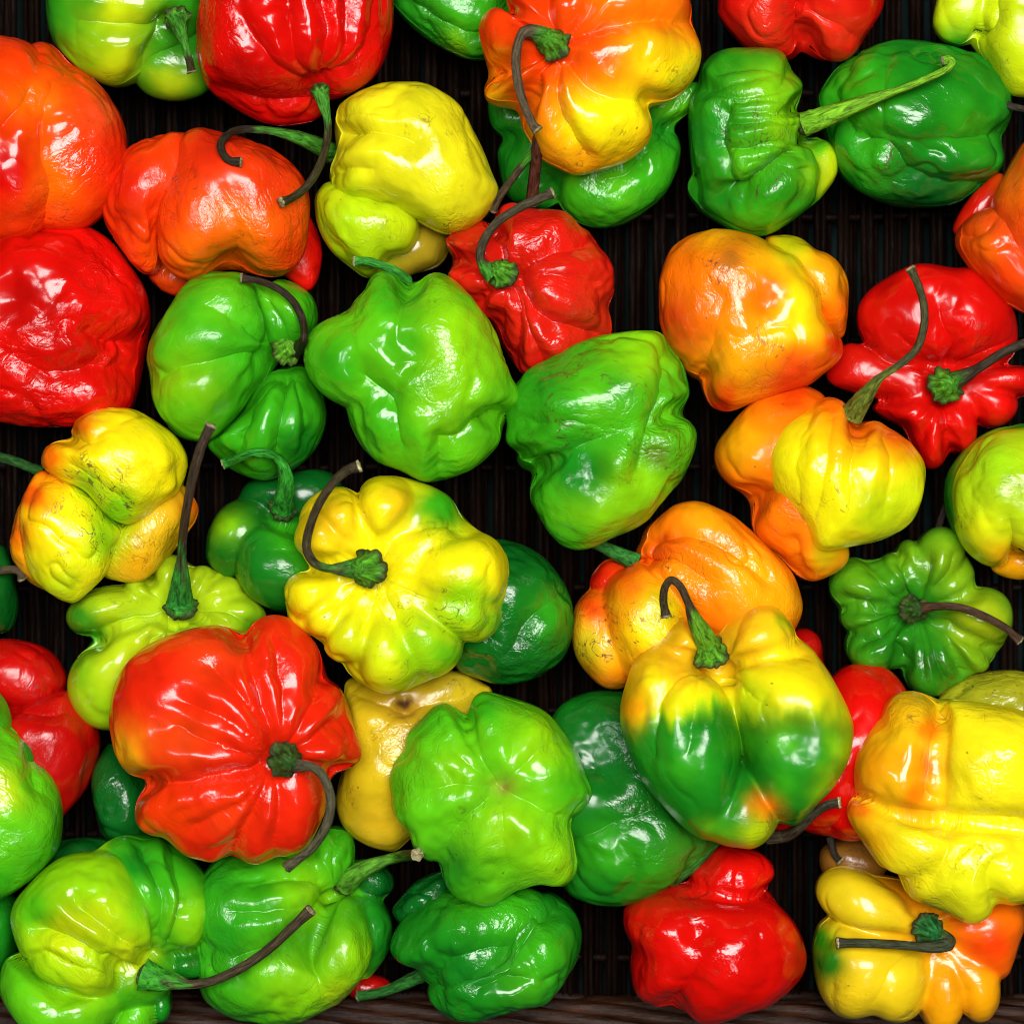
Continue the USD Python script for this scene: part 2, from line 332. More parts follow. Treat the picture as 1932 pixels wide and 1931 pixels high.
def build():
    built = []
    for k, d in enumerate(ORDER):
        sets = [d['lobes']] if d['k'] else [[lo] for lo in d['lobes']]     # lobes that merge into each other, or that fold over each other
        vs, fs, gs, cs, off = [], [], [], [], 0
        for m0, los in enumerate(sets):
            v, f, g, share = fused(k * 10 + 1 + m0, los, los[0].get('wr', d['wr']), d['cap'] if m0 == 0 else None, d['k'] or 5.0)
            vs.append(v); fs.append(f + off); gs.append(g); off += len(v)
            cs.append(sum(tint_of(v, k * 10 + m0 + m, lo.get('base', d['base']), list(d['spots']) + list(lo.get('spots', ()))) * share[m][:, None] for m, lo in enumerate(los)))
        V, F, g, col = np.vstack(vs), np.vstack(fs), np.vstack(gs), np.vstack(cs)
        p = proj(V); sc = np.zeros(len(V))
        for s in d['scars']:
            sc = np.maximum(sc, (s[3] if len(s) > 3 else 1.0) * np.clip(1.6 * np.exp(-((p - [s[0], s[1]]) ** 2).sum(1) / s[2] ** 2), 0, 1))
        rs = np.random.default_rng(70 + k)
        for s in p[rs.integers(0, len(p), 3)]:
            sc = np.maximum(sc, rs.uniform(0.25, 0.7) * np.clip(1.5 * np.exp(-((p - s) ** 2).sum(1) / rs.uniform(22, 44) ** 2), 0, 1))
        loc = np.clip(0.40 + 4.5 * (fbm(V / 105 + k * 5.1, 2, 40) - 0.47), 0.03, 1.5) * d['wr']
        sk = np.stack([loc + 0.6 * sc, sc, np.clip(d['gloss'] + ((k * 37) % 11 - 5) * 0.008 + 0.12 * (fbm(V / 130 + k * 2.7, 2, 51) - 0.5), -0.1, 0.2)], 1)
        surf_add(V)
        org = np.array([(V[:, 0].min() + V[:, 0].max()) / 2, (V[:, 1].min() + V[:, 1].max()) / 2, V[:, 2].min()])
        prim, path = xf(d['name'], org)
        tag(prim, label=d['label'], category='pepper', group='loose peppers heaped in the basket')
        put(path, 'body', V, F, SKIN, org, True, dict(tint=col, skin=sk, grain=g))
        built.append((path, org, d))
    for k, (path, org, d) in enumerate(built):
        for st in (d['stem'] if isinstance(d['stem'], list) else [d['stem']] if d['stem'] else []):
            stalk(path, org, d, st, k)

def stalk(path, org, d, st, k):
    rng = np.random.default_rng(900 + k)
    p = catmull(pts(st['p']), 10); n = len(p)
    s = np.concatenate([[0], np.cumsum(np.linalg.norm(np.diff(p, axis=0), axis=1))]); u = s / s[-1]
    lift = np.interp(u, np.linspace(0, 1, len(st['lift'])), st['lift'])
    r0, r1 = st.get('r0', 17), st.get('r1', 9)
    neck = st.get('neck', 0.22)
    r0, r1 = r0 * 0.95, r1 * 0.82
    rad = r1 + (r0 - r1) * np.clip(1 - u / neck, 0, 1) ** 0.9 + 2.0 * np.clip((u - 0.93) / 0.07, 0, 1)
    if 'z' in st:
        z = st['z'] + lift
    else:
        z0 = -1e9
        for q in (0, 6, 12, 20, 32):
            ring = p[0] + np.array([(math.cos(b) * q, math.sin(b) * q) for b in np.linspace(0, 6.283, 13)])
            z0 = surf_at(ring).max()
            if z0 > -1e8: break
        z0 += st.get('dz', 9)
        z = z0 + lift
        if not st.get('free'):
            for _ in range(3):
                sf = np.maximum.reduce([surf_at(p + o) for o in ((0, 0), (8, 0), (-8, 0), (0, 8), (0, -8))]) + rad * 0.85
                z = np.maximum(z, np.where(u > 0.12, sf, z))
                zz = np.pad(z, 6, mode='edge'); z = np.convolve(zz, np.hanning(15)[1:-1] / np.hanning(15)[1:-1].sum(), 'valid')
    P = unproj(p, z)
    V, f, g, tend = tube(P, rad, k + 1)
    gl = st.get('green', 0.25) + 0.07
    gn = fbm(np.c_[np.repeat(u * 9, V.shape[1]), np.tile(np.arange(V.shape[1]), n) * 0.4, np.full(n * V.shape[1], k)], 3, 3) - 0.5
    m = np.clip((gl - np.repeat(u, V.shape[1]) + gn * 0.35) / 0.10 + 0.5, 0, 1)[:, None]
    col = np.array(st.get('gcol', GREEN_STALK)) * m + np.array(st.get('bcol', BROWN_STALK)) * (1 - m)
    vv = V.reshape(-1, 3)
    # snapped end: a small pale rough disc a little wider than the stalk
    prim = put(path, 'stem', vv, f, STALK, org, True, dict(tint=col, grain=g))
    sp = prim.GetPath().pathString
    e = V[-1]; ce = e.mean(0) + tend * 2.0; side = V.shape[1]
    ring2 = e + tend * 1.5 + (rng.random((side, 1)) - 0.3) * 3 * tend
    ev = np.vstack([e + tend * -2 + (e - e.mean(0)) * 0.06, ring2, [ce]])
    ef = [[j, (j + 1) % side, side + (j + 1) % side] for j in range(side)] + [[j, side + (j + 1) % side, side + j] for j in range(side)] + [[side + j, side + (j + 1) % side, 2 * side] for j in range(side)]
    put(sp, 'cut_end', ev, np.array(ef), STALK, org, True, dict(tint=np.tile(PALE_CUT * st.get('pale', 0.8), (len(ev), 1)), grain=ev * 1.0))
    if d['cap'] and not st.get('twig'):
        cap = d['cap']; r = cap['r'] * 0.94; c = unproj(np.array(cap['at'], float), z[0])
        ax = P[min(8, n - 1)] - P[0]; ax = ax / np.linalg.norm(ax)
        ax = ax * cap.get('lean', 0.5) + np.array([0, 0, 1.0]) * (1 - cap.get('lean', 0.5))
        uu, ww, ax = frame(ax)
        a = np.arange(60) / 60 * 2 * math.pi
        rag = 1 + 0.44 * (noise(np.stack([np.cos(a) * 3.2, np.sin(a) * 3.2, a * 0 + k * 2.3], 1), 1) - 0.5) + 0.24 * (noise(np.stack([np.cos(a) * 8, np.sin(a) * 8, a * 0 + k], 1), 2) - 0.5)
        rid = np.cos(a * 7 + k) * 0.06 + (noise(np.stack([np.cos(a) * 6, np.sin(a) * 6, a * 0 + k * 1.7], 1), 5) - 0.5) * 0.08
        base = c - ax * 7
        prof = [(0.90, -9, 1), (1.0, 0, 1), (0.97, 5, 1), (0.82, 8, .5), (0.70, 12, .2), (0.60, 20, .1), (0.52, 30, .05), (0.44, 42, 0)]
        rings, cols = [], []
        for (rr, h, q) in prof:
            rad_ = r * rr * ((1 - q) + q * rag + rid * (1 - q))
            hh = h * r / 36 + q * 6 * (rag - 1) * 3
            rings.append(base + np.cos(a)[:, None] * uu * rad_[:, None] + np.sin(a)[:, None] * ww * rad_[:, None] + ax * np.reshape(hh, (-1, 1)))
            cm = np.clip(q * 1.1 + (rag - 1.0) * 0.8, 0, 0.9)
            gcol = np.array(cap.get('col', (0.05, 0.20, 0.010))) * 1.25
            cols.append(gcol * (1 - cm[:, None]) * (1 + 1.2 * rid[:, None] * 4) + np.array((0.030, 0.026, 0.007)) * cm[:, None])
        cv = np.vstack(rings + [[base + ax * 44 * r / 36]]); cc = np.vstack(cols + [[gcol]])
        i, j = np.meshgrid(np.arange(len(prof) - 1), np.arange(60), indexing='ij'); b0 = i * 60 + j; b1 = i * 60 + (j + 1) % 60
        q = np.stack([b0, b1, b1 + 60, b0 + 60], -1).reshape(-1, 4)
        cf = np.vstack([q[:, [0, 1, 2]], q[:, [0, 2, 3]], [[(len(prof) - 1) * 60 + jj, (len(prof) - 1) * 60 + (jj + 1) % 60, len(cv) - 1] for jj in range(60)]])
        gr = np.stack([np.tile(a * 16, len(prof)), np.repeat(np.arange(len(prof)) * 2.0, 60), np.full(60 * len(prof), k * 9.0)], 1); gr = np.vstack([gr, gr[-1:]])
        put(path, 'calyx', cv, cf, STALK, org, True, dict(tint=np.clip(cc, 0.002, 1), grain=gr))
# ------------------------------------------------------------------ the basket
def slab_mesh(x0, x1, y0, y1, z, h, seed, groove=True):
    """a slat running along y: two rounded splints side by side"""
    n = 60; ys = np.linspace(y0, y1, n); w = (x1 - x0)
    prof = [(0, 0), (0.0, .55), (.10, .88), (.26, 1.0), (.42, .86), (.5, .58), (.58, .86), (.74, 1.0), (.90, .88), (1.0, .55), (1.0, 0)]
    wav = (fbm(np.c_[ys / 260, np.full(n, seed), np.zeros(n)], 2, 4) - 0.5) * 9; zw = (fbm(np.c_[ys / 180, np.full(n, seed + 5.0), np.zeros(n)], 2, 6) - 0.5) * 10
    wf = 1 + (fbm(np.c_[ys / 120, np.full(n, seed + 9.0), np.zeros(n)], 2, 7) - 0.5) * 0.3
    v = np.array([[x0 + w * (.5 + (a - .5) * wf[i]) + wav[i], ys[i], z + b * h + zw[i]] for i in range(n) for a, b in prof]); m = len(prof)
    i, j = np.meshgrid(np.arange(n - 1), np.arange(m), indexing='ij'); b0 = i * m + j; b1 = i * m + (j + 1) % m
    q = np.stack([b0, b1, b1 + m, b0 + m], -1).reshape(-1, 4)
    caps = [[0, k + 1, k] for k in range(1, m - 1)] + [[(n - 1) * m, (n - 1) * m + k, (n - 1) * m + k + 1] for k in range(1, m - 1)]
    return v, np.vstack([q[:, [0, 1, 2]], q[:, [0, 2, 3]], caps])

def setting():
    tx, ty = 2600, 2600
    t = put('/World', 'table_top', [[-tx, -ty, -130], [tx, -ty, -130], [tx, ty, -130], [-tx, ty, -130]], [[0, 1, 2], [0, 2, 3]], TEAL, smooth=False)
    tag(t, label='dark teal cloth glimpsed between the slats under the basket', category='table', kind='structure')
    b, path = xf('woven_basket', (0, 0, -40))
    tag(b, label='dark brown woven cane basket with straight floor slats and a twisted rim', category='basket')
    rng = np.random.default_rng(4)
    y0, y1 = C0 - 1940, 1130
    x = -1230.0
    gap = lambda a: put(path, 'under_slat', *slab_mesh(a, a + 17 + rng.uniform(-3, 2), y0, y1, -75, 14, a + 3), CANE, (0, 0, -40), 40)
    while x < 1230:
        w = 24 + rng.uniform(-2, 3)
        v, f = slab_mesh(x, x + w, y0, y1, -22, 18, x)
        put(path, 'slat', v, f, CANE, (0, 0, -40), 40)
        gap(x + w + 1)
        x += 45.4 + rng.uniform(-1.5, 1.5)
    for k, py in enumerate((-60, 170, 404, 640, 880, 1110, 1345, 1580, 1810)):
        yy = (C0 - py) * 1.04; n = 90; xs = np.linspace(-1240, 1240, n)
        P = np.stack([xs, yy + np.sin(xs / 70 + k) * 2.5, -31 + 0 * xs], 1)
        V, f, g, _ = tube(P, np.full(n, 8.0), k, 8)
        put(path, 'cross_weaver', V.reshape(-1, 3), f, CANE, (0, 0, -40), 40)
    # the near wall: upright canes closed by rows of horizontal weavers, then the twisted rim
    for r in range(4):
        n = 160; xs = np.linspace(-1240, 1240, n)
        P = np.stack([xs, np.full(n, C0 - 1925 - r * 7.0) + np.sin(xs / 40 + r * math.pi) * 5, np.full(n, -15 + r * 24.0)], 1)
        V, f, g, _ = tube(P, np.full(n, 12.0), 20 + r, 9)
        put(path, 'wall_weaver', V.reshape(-1, 3), f, CANE2, (0, 0, -40), 40)
    n = 320; xs = np.linspace(-1240, 1240, n)
    for s in range(4):
        a = xs / 120 + s * 2 * math.pi / 4 + 0.9
        P = np.stack([xs, C0 - 1938 + 17 * np.cos(a), 84 + 17 * np.sin(a)], 1)
        V, f, g, _ = tube(P, np.full(n, 16.0), 40 + s, 12, 0.05)
        put(path, 'rim_strand', V.reshape(-1, 3), f, CANE2, (0, 0, -40), 40)
setting()

# ------------------------------------------------------------------ the peppers (measured outlines, one by one)
# --- top row
pepper('green and lime pepper with a short bent green stem, cut by the top edge', (.020,.24,.006),
  [dict(outline='89,0 90,34 96,67 111,95 141,126 171,147 202,161 228,164 262,150 320,110 372,70 390,10 340,-60 220,-90 130,-60 95,-25', z=205, cr=[('325,45 280,55 210,45 130,42', 16, 45, .4), ('322,60 295,95 262,160', 16, 40)]),
   dict(outline='250,140 262,166 285,183 322,191 358,187 392,170 420,120 400,60 340,40 280,80', z=165, spots=[(325,160,40,LEM,.7)])],
  [(225,15,56,LEM), (215,112,52,LEM), (165,100,46,LIM,.7)], wr=.15, gloss=.02,
  cap=dict(at=(335,38), r=27, lean=.7), stem=dict(p='334,34 340,55 349,85 357,115 362,136', lift=[12, 45, 60, 55, 40], r0=19, r1=9, neck=.5, green=.62))
pepper('glossy deep red pepper whose stem hangs down over the yellow one below it', RED,
  [dict(outline='371,30 371,80 380,135 400,160 440,172 490,186 540,190 590,188 640,182 690,158 722,120 741,60 743,0 733,-60 650,-110 500,-115 410,-75 380,-20', z=265,
     cr=[('605,175 622,80 612,-30', 13, 40, .7), ('612,172 660,90 668,-40', 12, 36, .7), ('620,170 700,100 720,0', 12, 40, .8), ('598,176 560,110 540,0 530,-60', 10, 36, .7), ('590,180 510,120 450,30', 12, 46, .6)]),
   dict(outline='372,90 380,140 395,172 430,197 465,218 500,232 535,237 575,232 600,222 622,190 600,140 500,110 420,70', z=205, spots=[(480,215,60,RED)])],
  [(470,170,120,DRED,.6)], wr=.75, cap=dict(at=(605,176), r=20, lean=.9, sink=10),
  stem=dict(p='605,174 611,200 618,232 616,268 603,312 580,350 553,372 530,382', lift=[20, 35, 30, 40, 60, 75, 70, 60], r0=16, r1=9, neck=.2, green=.14))
pepper('crinkled green pepper half hidden at the top edge left of the orange pepper', MGR,
  [dict(outline='725,-20 742,15 770,45 810,76 860,102 895,113 935,106 965,60 950,-30 880,-70 780,-70', z=170, cr=[('760,0 830,50 930,75', 10, 40)])],
  [(870,20,80,GRN), (930,60,60,GRN), (860,95,30,LIM,.6)], wr=1.15)
pepper('orange pepper shading to yellow at its lobe tips, on a forked twig at the top', ORED,
  [dict(outline='950,-10 960,20 970,32 955,24 934,17 911,30 901,60 908,94 921,141 911,158 914,188 934,198 975,206 986,240 1002,268 1025,302 1052,316 1089,331 1132,322 1159,314 1196,299 1226,268 1231,235 1227,198 1257,191 1284,176 1309,148 1323,105 1316,60 1303,0 1270,-50 1180,-75 1080,-75 1000,-60 960,-30', z=330, H=140, c=(1090,110),
    cr=[('1030,60 1000,45 968,32', 22, 36, 1), ('1018,92 970,118 920,143', 22, 40, 1), ('1025,112 1000,160 982,206', 18, 42, 1), ('1045,125 1042,190 1069,255 1100,305', 17, 40, .7), ('1066,118 1112,168 1163,190 1215,196', 20, 48, .5), ('1074,60 1146,44 1240,30 1310,40', 18, 46, .7), ('1040,45 1030,10 1025,-60', 18, 40, .7), ('1075,50 1110,10 1130,-60', 14, 40, .7)])],
  [(1130,250,90,YEL), (1190,220,60,YEL), (1270,130,62,YEL), (1230,90,60,YEL,.8), (1240,20,75,ORG), (930,120,45,ORG), (930,190,45,YORG), (1000,290,50,YORG), (1100,310,45,YORG), (1150,-20,70,ORG)],
  scars=[(1200,280,50,.8),(1270,150,50,.6),(1090,310,40,.6)], wr=.3, gloss=.01, cap=dict(at=(1043,82), r=33, lean=.35, sink=22),
  stem=[dict(p='1030,72 1005,60 985,66 975,95 974,135 984,185 1003,232 1014,246', lift=[20, 50, 62, 66, 62, 50, 45, 42], r0=20, r1=9.5, neck=.22, green=.05, bcol=(.075,.055,.03)),
        dict(twig=1, p='1014,244 1016,258 1012,300 1008,340 1003,384', z=250, lift=[120, 100, 60, 30, 0], r0=13, r1=13, neck=.05, green=-1, bcol=(.07,.02,.012), pale=.5),
        dict(twig=1, p='1010,284 985,312 965,340 945,368 930,396', z=250, lift=[82, 60, 40, 20, 0], r0=10, r1=9, green=.2, bcol=(.055,.038,.018))])
pepper('dark-and-mid green many-lobed pepper mostly under the orange one with the forked twig', MGR,
  [dict(outline='1052,352 1055,386 1075,410 1102,426 1139,431 1179,423 1220,399 1257,363 1277,322 1285,285 1279,255 1257,232 1180,220 1090,270', z=165, spots=[(1140,350,75,LGR),(1100,390,60,GRN),(1240,330,60,GRN)], cr=[('1280,240 1200,320 1140,340', 9, 45)]),
   dict(outline='938,300 945,275 965,262 1000,258 1045,275 1066,330 1062,370 1035,395 990,390 955,370', z=130),
   dict(outline='960,230 1080,200 1230,200 1260,290 1200,380 1090,380 1000,360 960,300', z=140, H=80),
   dict(outline='920,195 925,240 945,257 985,265 1040,250 1060,200 1000,160 940,165', z=150),
   dict(outline='1225,185 1290,165 1318,150 1320,178 1302,210 1262,237 1225,240 1200,210', z=200, spots=[(1280,190,40,LGR)])],
  wr=.8, k=8)
pepper('bright green folded pepper with a long straight green stem lying across its neighbour', (.020,.25,.006),
  [dict(outline='1298,200 1313,155 1322,128 1350,104 1394,96 1445,94 1475,101 1495,124 1513,160 1511,188 1505,205 1522,217 1530,240 1528,262 1545,290 1550,325 1538,362 1533,385 1502,413 1461,440 1428,448 1394,440 1364,426 1335,408 1316,385 1310,340 1302,290', z=225, H=165,
     cr=[('1364,373 1394,369 1431,346 1471,316 1519,285', 24, 46, .8), ('1512,200 1470,210 1420,205 1361,215', 12, 44, .5), ('1317,165 1401,143 1480,128', 9, 40, .6), ('1361,205 1349,255 1362,302 1375,360', 14, 40, .9), ('1528,260 1480,262 1420,280', 14, 38, .6), ('1500,125 1470,160 1400,175 1330,170', 9, 36, .8), ('1535,300 1480,300 1410,310', 10, 34, .5), ('1350,128 1430,119 1498,127', 8, 24, .8), ('1375,187 1430,181 1505,183', 9, 24, .8), ('1372,232 1440,226 1520,233', 9, 24, .8), ('1376,283 1440,280 1532,284', 9, 24, .8), ('1400,335 1450,325 1540,322', 8, 26, .7)]),
   dict(outline='1296,350 1304,337 1330,350 1380,372 1440,380 1440,430 1380,430 1330,408 1302,375', z=185, spots=[(1320,370,60,MGR)]),
   dict(outline='1535,262 1560,268 1576,290 1580,325 1566,352 1540,383 1505,400 1500,330 1515,280', z=180, base=LEM, spots=[(1530,390,25,LIM),(1552,275,25,LGR)])],
  [(1460,160,50,LIM,.7), (1485,235,50,LIM,.8), (1420,300,40,LGR,.7), (1330,250,50,MGR), (1350,380,45,MGR), (1430,425,60,GRN), (1520,330,30,LIM,.8)],
  scars=[(1400,240,60,1), (1430,330,60,.9), (1400,200,50,.6)], wr=.4, cap=dict(at=(1522,234), r=22, lean=.9, sink=8, col=(.03,.10,.01)),
  stem=dict(p='1518,236 1550,224 1590,208 1650,186 1710,165 1755,146 1785,132 1797,120 1790,113 1778,116', lift=[-25, 15, 30, 50, 60, 66, 68, 68, 64, 58], r0=24, r1=8.5, neck=.55, green=2, gcol=(.13,.33,.012), pale=.6), k=6)
pepper('dark bottle-green pepper lying under the long green stem at upper right', MGR,
  [dict(outline='1540,190 1553,158 1576,128 1612,104 1652,87 1693,84 1753,88 1804,97 1848,111 1874,134 1894,161 1905,190 1906,228 1898,255 1893,285 1891,312 1878,336 1848,362 1807,383 1753,391 1696,389 1646,373 1606,349 1579,319 1562,279 1549,228', z=180,
     cr=[('1626,265 1680,278 1716,332 1787,359 1855,356', 13, 46, .8), ('1898,256 1860,262 1800,262 1740,268', 14, 48, .4), ('1600,250 1570,180 1600,130', 8, 36)], de=[(1760,300,40,14), (1740,235,70,-12), (1650,180,60,-6), (1650,340,50,-8)])],
  [(1620,180,75,GRN), (1650,290,50,GRN,.7), (1800,150,90,MGR), (1750,370,70,DGR), (1830,240,60,GRN,.6)], scars=[(1670,300,50,.9),(1640,270,40,.5)], wr=.75, gloss=.02)
pepper('red two-lobed pepper cut by the top edge above the folded green one', RED,
  [dict(outline='1355,20 1364,44 1384,67 1408,91 1435,104 1472,112 1498,110 1515,94 1532,101 1552,111 1586,114 1612,104 1633,77 1650,47 1666,10 1668,-50 1600,-110 1450,-120 1370,-80', z=195,
     cr=[('1504,2 1501,40 1514,94', 24, 55, 1.1), ('1510,8 1560,40 1630,80', 10, 50)], de=[(1504,0,40,14)])],
  [(1570,50,60,(.72,.02,.006)), (1440,40,60,(.66,.02,.006))], scars=[(1460,40,40,.7)], wr=.35)
pepper('yellow-green pepper in the top right corner', LEM,
  [dict(outline='1762,30 1766,60 1784,79 1814,87 1838,76 1870,40 1890,-20 1850,-75 1790,-60', z=215, spots=[(1800,90,50,GRN)]),
   dict(outline='1838,60 1845,95 1862,116 1881,146 1898,170 1921,182 1965,172 1995,90 1985,-20 1930,-70 1860,-50', z=240, cr=[('1840,70 1875,30 1880,-40', 12, 45)])],
  [(1850,120,35,LIM,.7)], wr=.35, scars=[(1910,120,60,.5)], k=6)
# --- left column
pepper('large orange-red pepper on the left edge with a deep fold down its middle', ORED,
  [dict(outline='-80,110 -20,74 20,75 64,84 105,120 141,150 148,190 128,268 132,336 113,392 80,436 30,460 -30,466 -90,430 -130,330 -130,200', z=250, H=150, spots=[(10,330,70,RED)], cr=[('0,235 40,200 60,160', 9, 50)]),
   dict(outline='40,130 62,88 84,81 105,92 130,120 165,140 200,175 228,220 239,270 236,320 224,365 198,403 160,432 110,437 70,420 60,300', z=222, H=140, spots=[(205,300,60,RED,.6)])],
  [(60,190,60,ORG,.7), (95,330,55,ORG,.7), (190,210,50,(.72,.06,.01)), (30,100,50,ORED)], scars=[(95,400,45,.7),(185,330,40,.5)], wr=.55)
pepper('broad orange-red pepper with blotchy wrinkled cheeks under a curled black stem', ORED,
  [dict(outline='200,410 199,372 206,335 225,304 262,270 295,257 340,252 372,262 395,320 360,390 310,450 305,500 290,522 262,512 232,478 210,440', z=205, H=135, cr=[], spots=[(240,350,60,RED,.7)], wr=.9),
   dict(outline='300,430 312,370 338,310 345,262 378,247 416,253 470,262 514,282 550,309 574,339 584,379 583,420 579,463 564,497 537,519 503,522 470,516 440,508 410,512 385,528 352,532 318,514 298,480', z=225, H=165, cr=[('440,508 452,470 450,440', 14, 50, .3)], de=[(430,390,50,14), (350,400,50,-8), (520,440,60,-8)]),
   dict(outline='560,400 590,420 607,468 602,520 583,546 550,530 520,490 530,430', z=150, base=RED),
   dict(outline='280,520 300,545 335,560 375,552 400,520 370,480 310,480', z=140, base=RED)],
  [(440,420,75,ORG,.75), (470,490,55,ORG,.6), (350,480,60,ORG,.6), (400,280,60,(.64,.02,.003)), (520,320,60,(.70,.03,.003))], scars=[(335,370,50,.8),(250,330,40,.5)], wr=.8, gloss=.03)
pepper('yellow pepper with a greenish lower lobe and a long curled black stem', (.68,.64,.008),
  [dict(outline='628,220 640,195 662,182 690,170 740,157 790,158 830,175 868,210 895,250 915,290 932,335 943,362 930,390 905,420 870,440 838,442 800,425 750,402 700,385 645,375 622,350 618,322 632,290 628,250', z=235, H=150,
     cr=[('628,252 676,242 726,244 780,266', 19, 46, .4), ('620,335 650,322 700,322', 10, 40), ('626,215 680,205 730,212', 7, 40)]),
   dict(outline='594,386 600,362 622,345 660,355 720,375 770,395 792,425 788,455 772,478 735,492 715,520 690,525 660,505 625,475 601,433', z=195, base=LEM, H=120),
   dict(outline='690,500 700,520 730,530 790,515 835,497 850,455 820,420 740,430', z=130, base=(.34,.24,.01))],
  [(650,420,60,LIM,.5), (700,500,50,LIM,.4), (640,350,40,LEM)], scars=[(855,420,30,1),(840,350,26,.7),(880,250,45,.5)], wr=.4, gloss=.03,
  cap=dict(at=(622,286), r=22, lean=.95, sink=4),
  stem=dict(p='626,288 600,276 572,264 540,254 503,247 463,245 433,252 417,272 421,292 435,304 455,306', lift=[-90, -30, 0, 20, 30, 40, 45, 50, 55, 55, 60], r0=20, r1=8.5, neck=.4, green=.36, bcol=(.022,.018,.010)))
pepper('red pepper on the left edge with a crinkled glossy ridge', RED,
  [dict(outline='-90,540 -60,478 0,462 60,440 120,424 165,428 205,452 240,492 270,540 282,592 276,640 268,690 258,740 245,775 200,797 150,806 90,806 0,797 -60,770 -110,670', z=205, H=160,
     cr=[('268,655 190,640 120,600 100,640', 18, 60, .3), ('262,700 190,700 120,715 60,700 0,660', 15, 60, .5)], de=[(25,570,60,26), (40,475,55,-14), (140,590,60,-20), (215,520,60,8), (120,700,70,10), (170,760,50,-10)])],
  [(60,590,70,DRED,.5)], scars=[(80,690,60,.6)], wr=.95)
# --- middle
pepper('green pepper with a dark arched stem, left of the big pale-green one', GRN,
  [dict(outline='277,690 281,650 300,612 330,572 355,533 385,515 425,512 470,520 500,560 540,640 520,690 480,740 450,785 400,832 345,828 312,797 286,745', z=225, H=150, cr=[('530,672 470,674 370,688 292,712', 11, 44, .7), ('525,645 460,605 390,570', 9, 44, .5)], spots=[(340,740,70,LIM),(420,560,60,LGR),(330,800,60,LGR)]),
   dict(outline='470,530 500,535 530,526 560,535 590,560 600,600 588,640 560,668 510,660 480,600', z=205, H=110, spots=[(530,560,40,LGR)], cr=[('500,560 530,610 540,650', 10, 36)]),
   dict(outline='392,838 420,815 455,775 490,720 530,690 580,688 607,735 616,785 602,836 571,874 523,903 487,907 443,890 415,866', z=185, H=150, cr=[('543,690 545,760 530,860', 15, 48, .7), ('520,700 475,760 440,860', 8, 40, .7), ('570,690 590,760 590,830', 12, 40)], spots=[(520,760,45,GRN),(570,840,50,MGR)])],
  [(430,730,50,GRN), (350,650,60,LGR,.7)], wr=.45, cap=dict(at=(541,660), r=30, lean=.6, sink=14, col=(.08,.26,.012)),
  stem=dict(p='552,662 568,652 574,630 569,598 552,568 525,545 490,531 455,525', lift=[10, 40, 60, 75, 80, 75, 65, 55], r0=17, r1=8, neck=.15, green=-.2, bcol=(.026,.016,.010)))
pepper('big pale-green pepper with a smooth waxy face, centre of the upper half', LGR,
  [dict(outline='642,640 650,600 670,565 686,547 700,522 720,509 745,515 773,529 810,517 840,520 877,550 901,584 928,614 946,650 962,705 978,736 983,762 966,785 953,800 946,834 928,857 897,884 844,907 803,911 760,891 710,871 676,834 660,795 648,740 640,690', z=290, H=165, c=(805,715),
     cr=[('773,529 752,580 746,640', 16, 52, .3), ('662,693 710,743 743,790 757,845', 13, 50, .7), ('960,790 911,803 877,827 837,838', 18, 42, .6), ('836,838 830,880 827,908', 12, 40)], de=[(780,665,42,24), (725,590,40,-14), (860,600,60,-14), (800,760,60,8), (690,650,40,-8), (880,720,60,-10), (720,760,40,14), (775,820,50,-10)]),
   dict(outline='574,655 588,624 620,601 662,583 720,572 765,640 755,740 695,795 655,772 622,754 592,726 575,693', z=284, H=140, c=(670,690), spots=[(635,690,50,GRN)])],
  [(860,640,90,LIM), (740,560,50,GRN), (770,660,50,GRN,.8), (850,760,80,LIM,.8), (730,790,70,GRN,.8), (800,880,60,GRN,.6), (890,800,50,GRN,.5)], wr=.6,
  stem=dict(p='768,530 750,514 726,503 697,494 669,493', z=240, lift=[10, 45, 50, 48, 45], r0=12, r1=9.5, green=2, gcol=(.03,.20,.02), pale=1.3), k=9)
pepper('wrinkled red pepper with a dark hooked stem, centre top', (.60,.010,.004),
  [dict(outline='835,460 847,443 877,430 904,413 918,414 926,428 930,408 945,393 968,388 988,396 1012,398 1045,396 1072,403 1092,420 1119,440 1139,477 1153,504 1161,530 1159,554 1149,577 1156,604 1159,631 1145,655 1100,690 1030,712 985,706 965,680 944,648 931,614 905,594 870,566 850,540 843,522 850,500 853,485 843,472', z=215, H=140, c=(1010,550),
     cr=[('935,495 932,460 926,426', 18, 36, 1), ('920,505 880,492 845,485', 15, 38, .9), ('968,497 1010,482 1119,452', 17, 48, .6), ('978,525 995,577 1045,614 1140,645', 17, 50, .7), ('955,545 965,604 962,680', 14, 42, .8), ('930,540 905,565 890,585', 12, 36), ('970,510 1060,520 1155,530', 9, 50, .5), ('962,550 990,620 1030,700', 11, 40), ('945,548 940,600 945,650', 10, 34)])],
  [(1130,590,60,(.58,.03,.006),.7)], scars=[(1100,620,60,.5),(1140,480,40,.4)], wr=.9, cap=dict(at=(948,515), r=30, lean=.5, sink=18),
  stem=dict(p='930,514 911,500 905,482 915,450 940,418 980,392 1015,376 1043,364', lift=[22, 48, 58, 70, 85, 95, 100, 100], r0=22, r1=10, neck=.12, green=.06, bcol=(.05,.04,.022)))
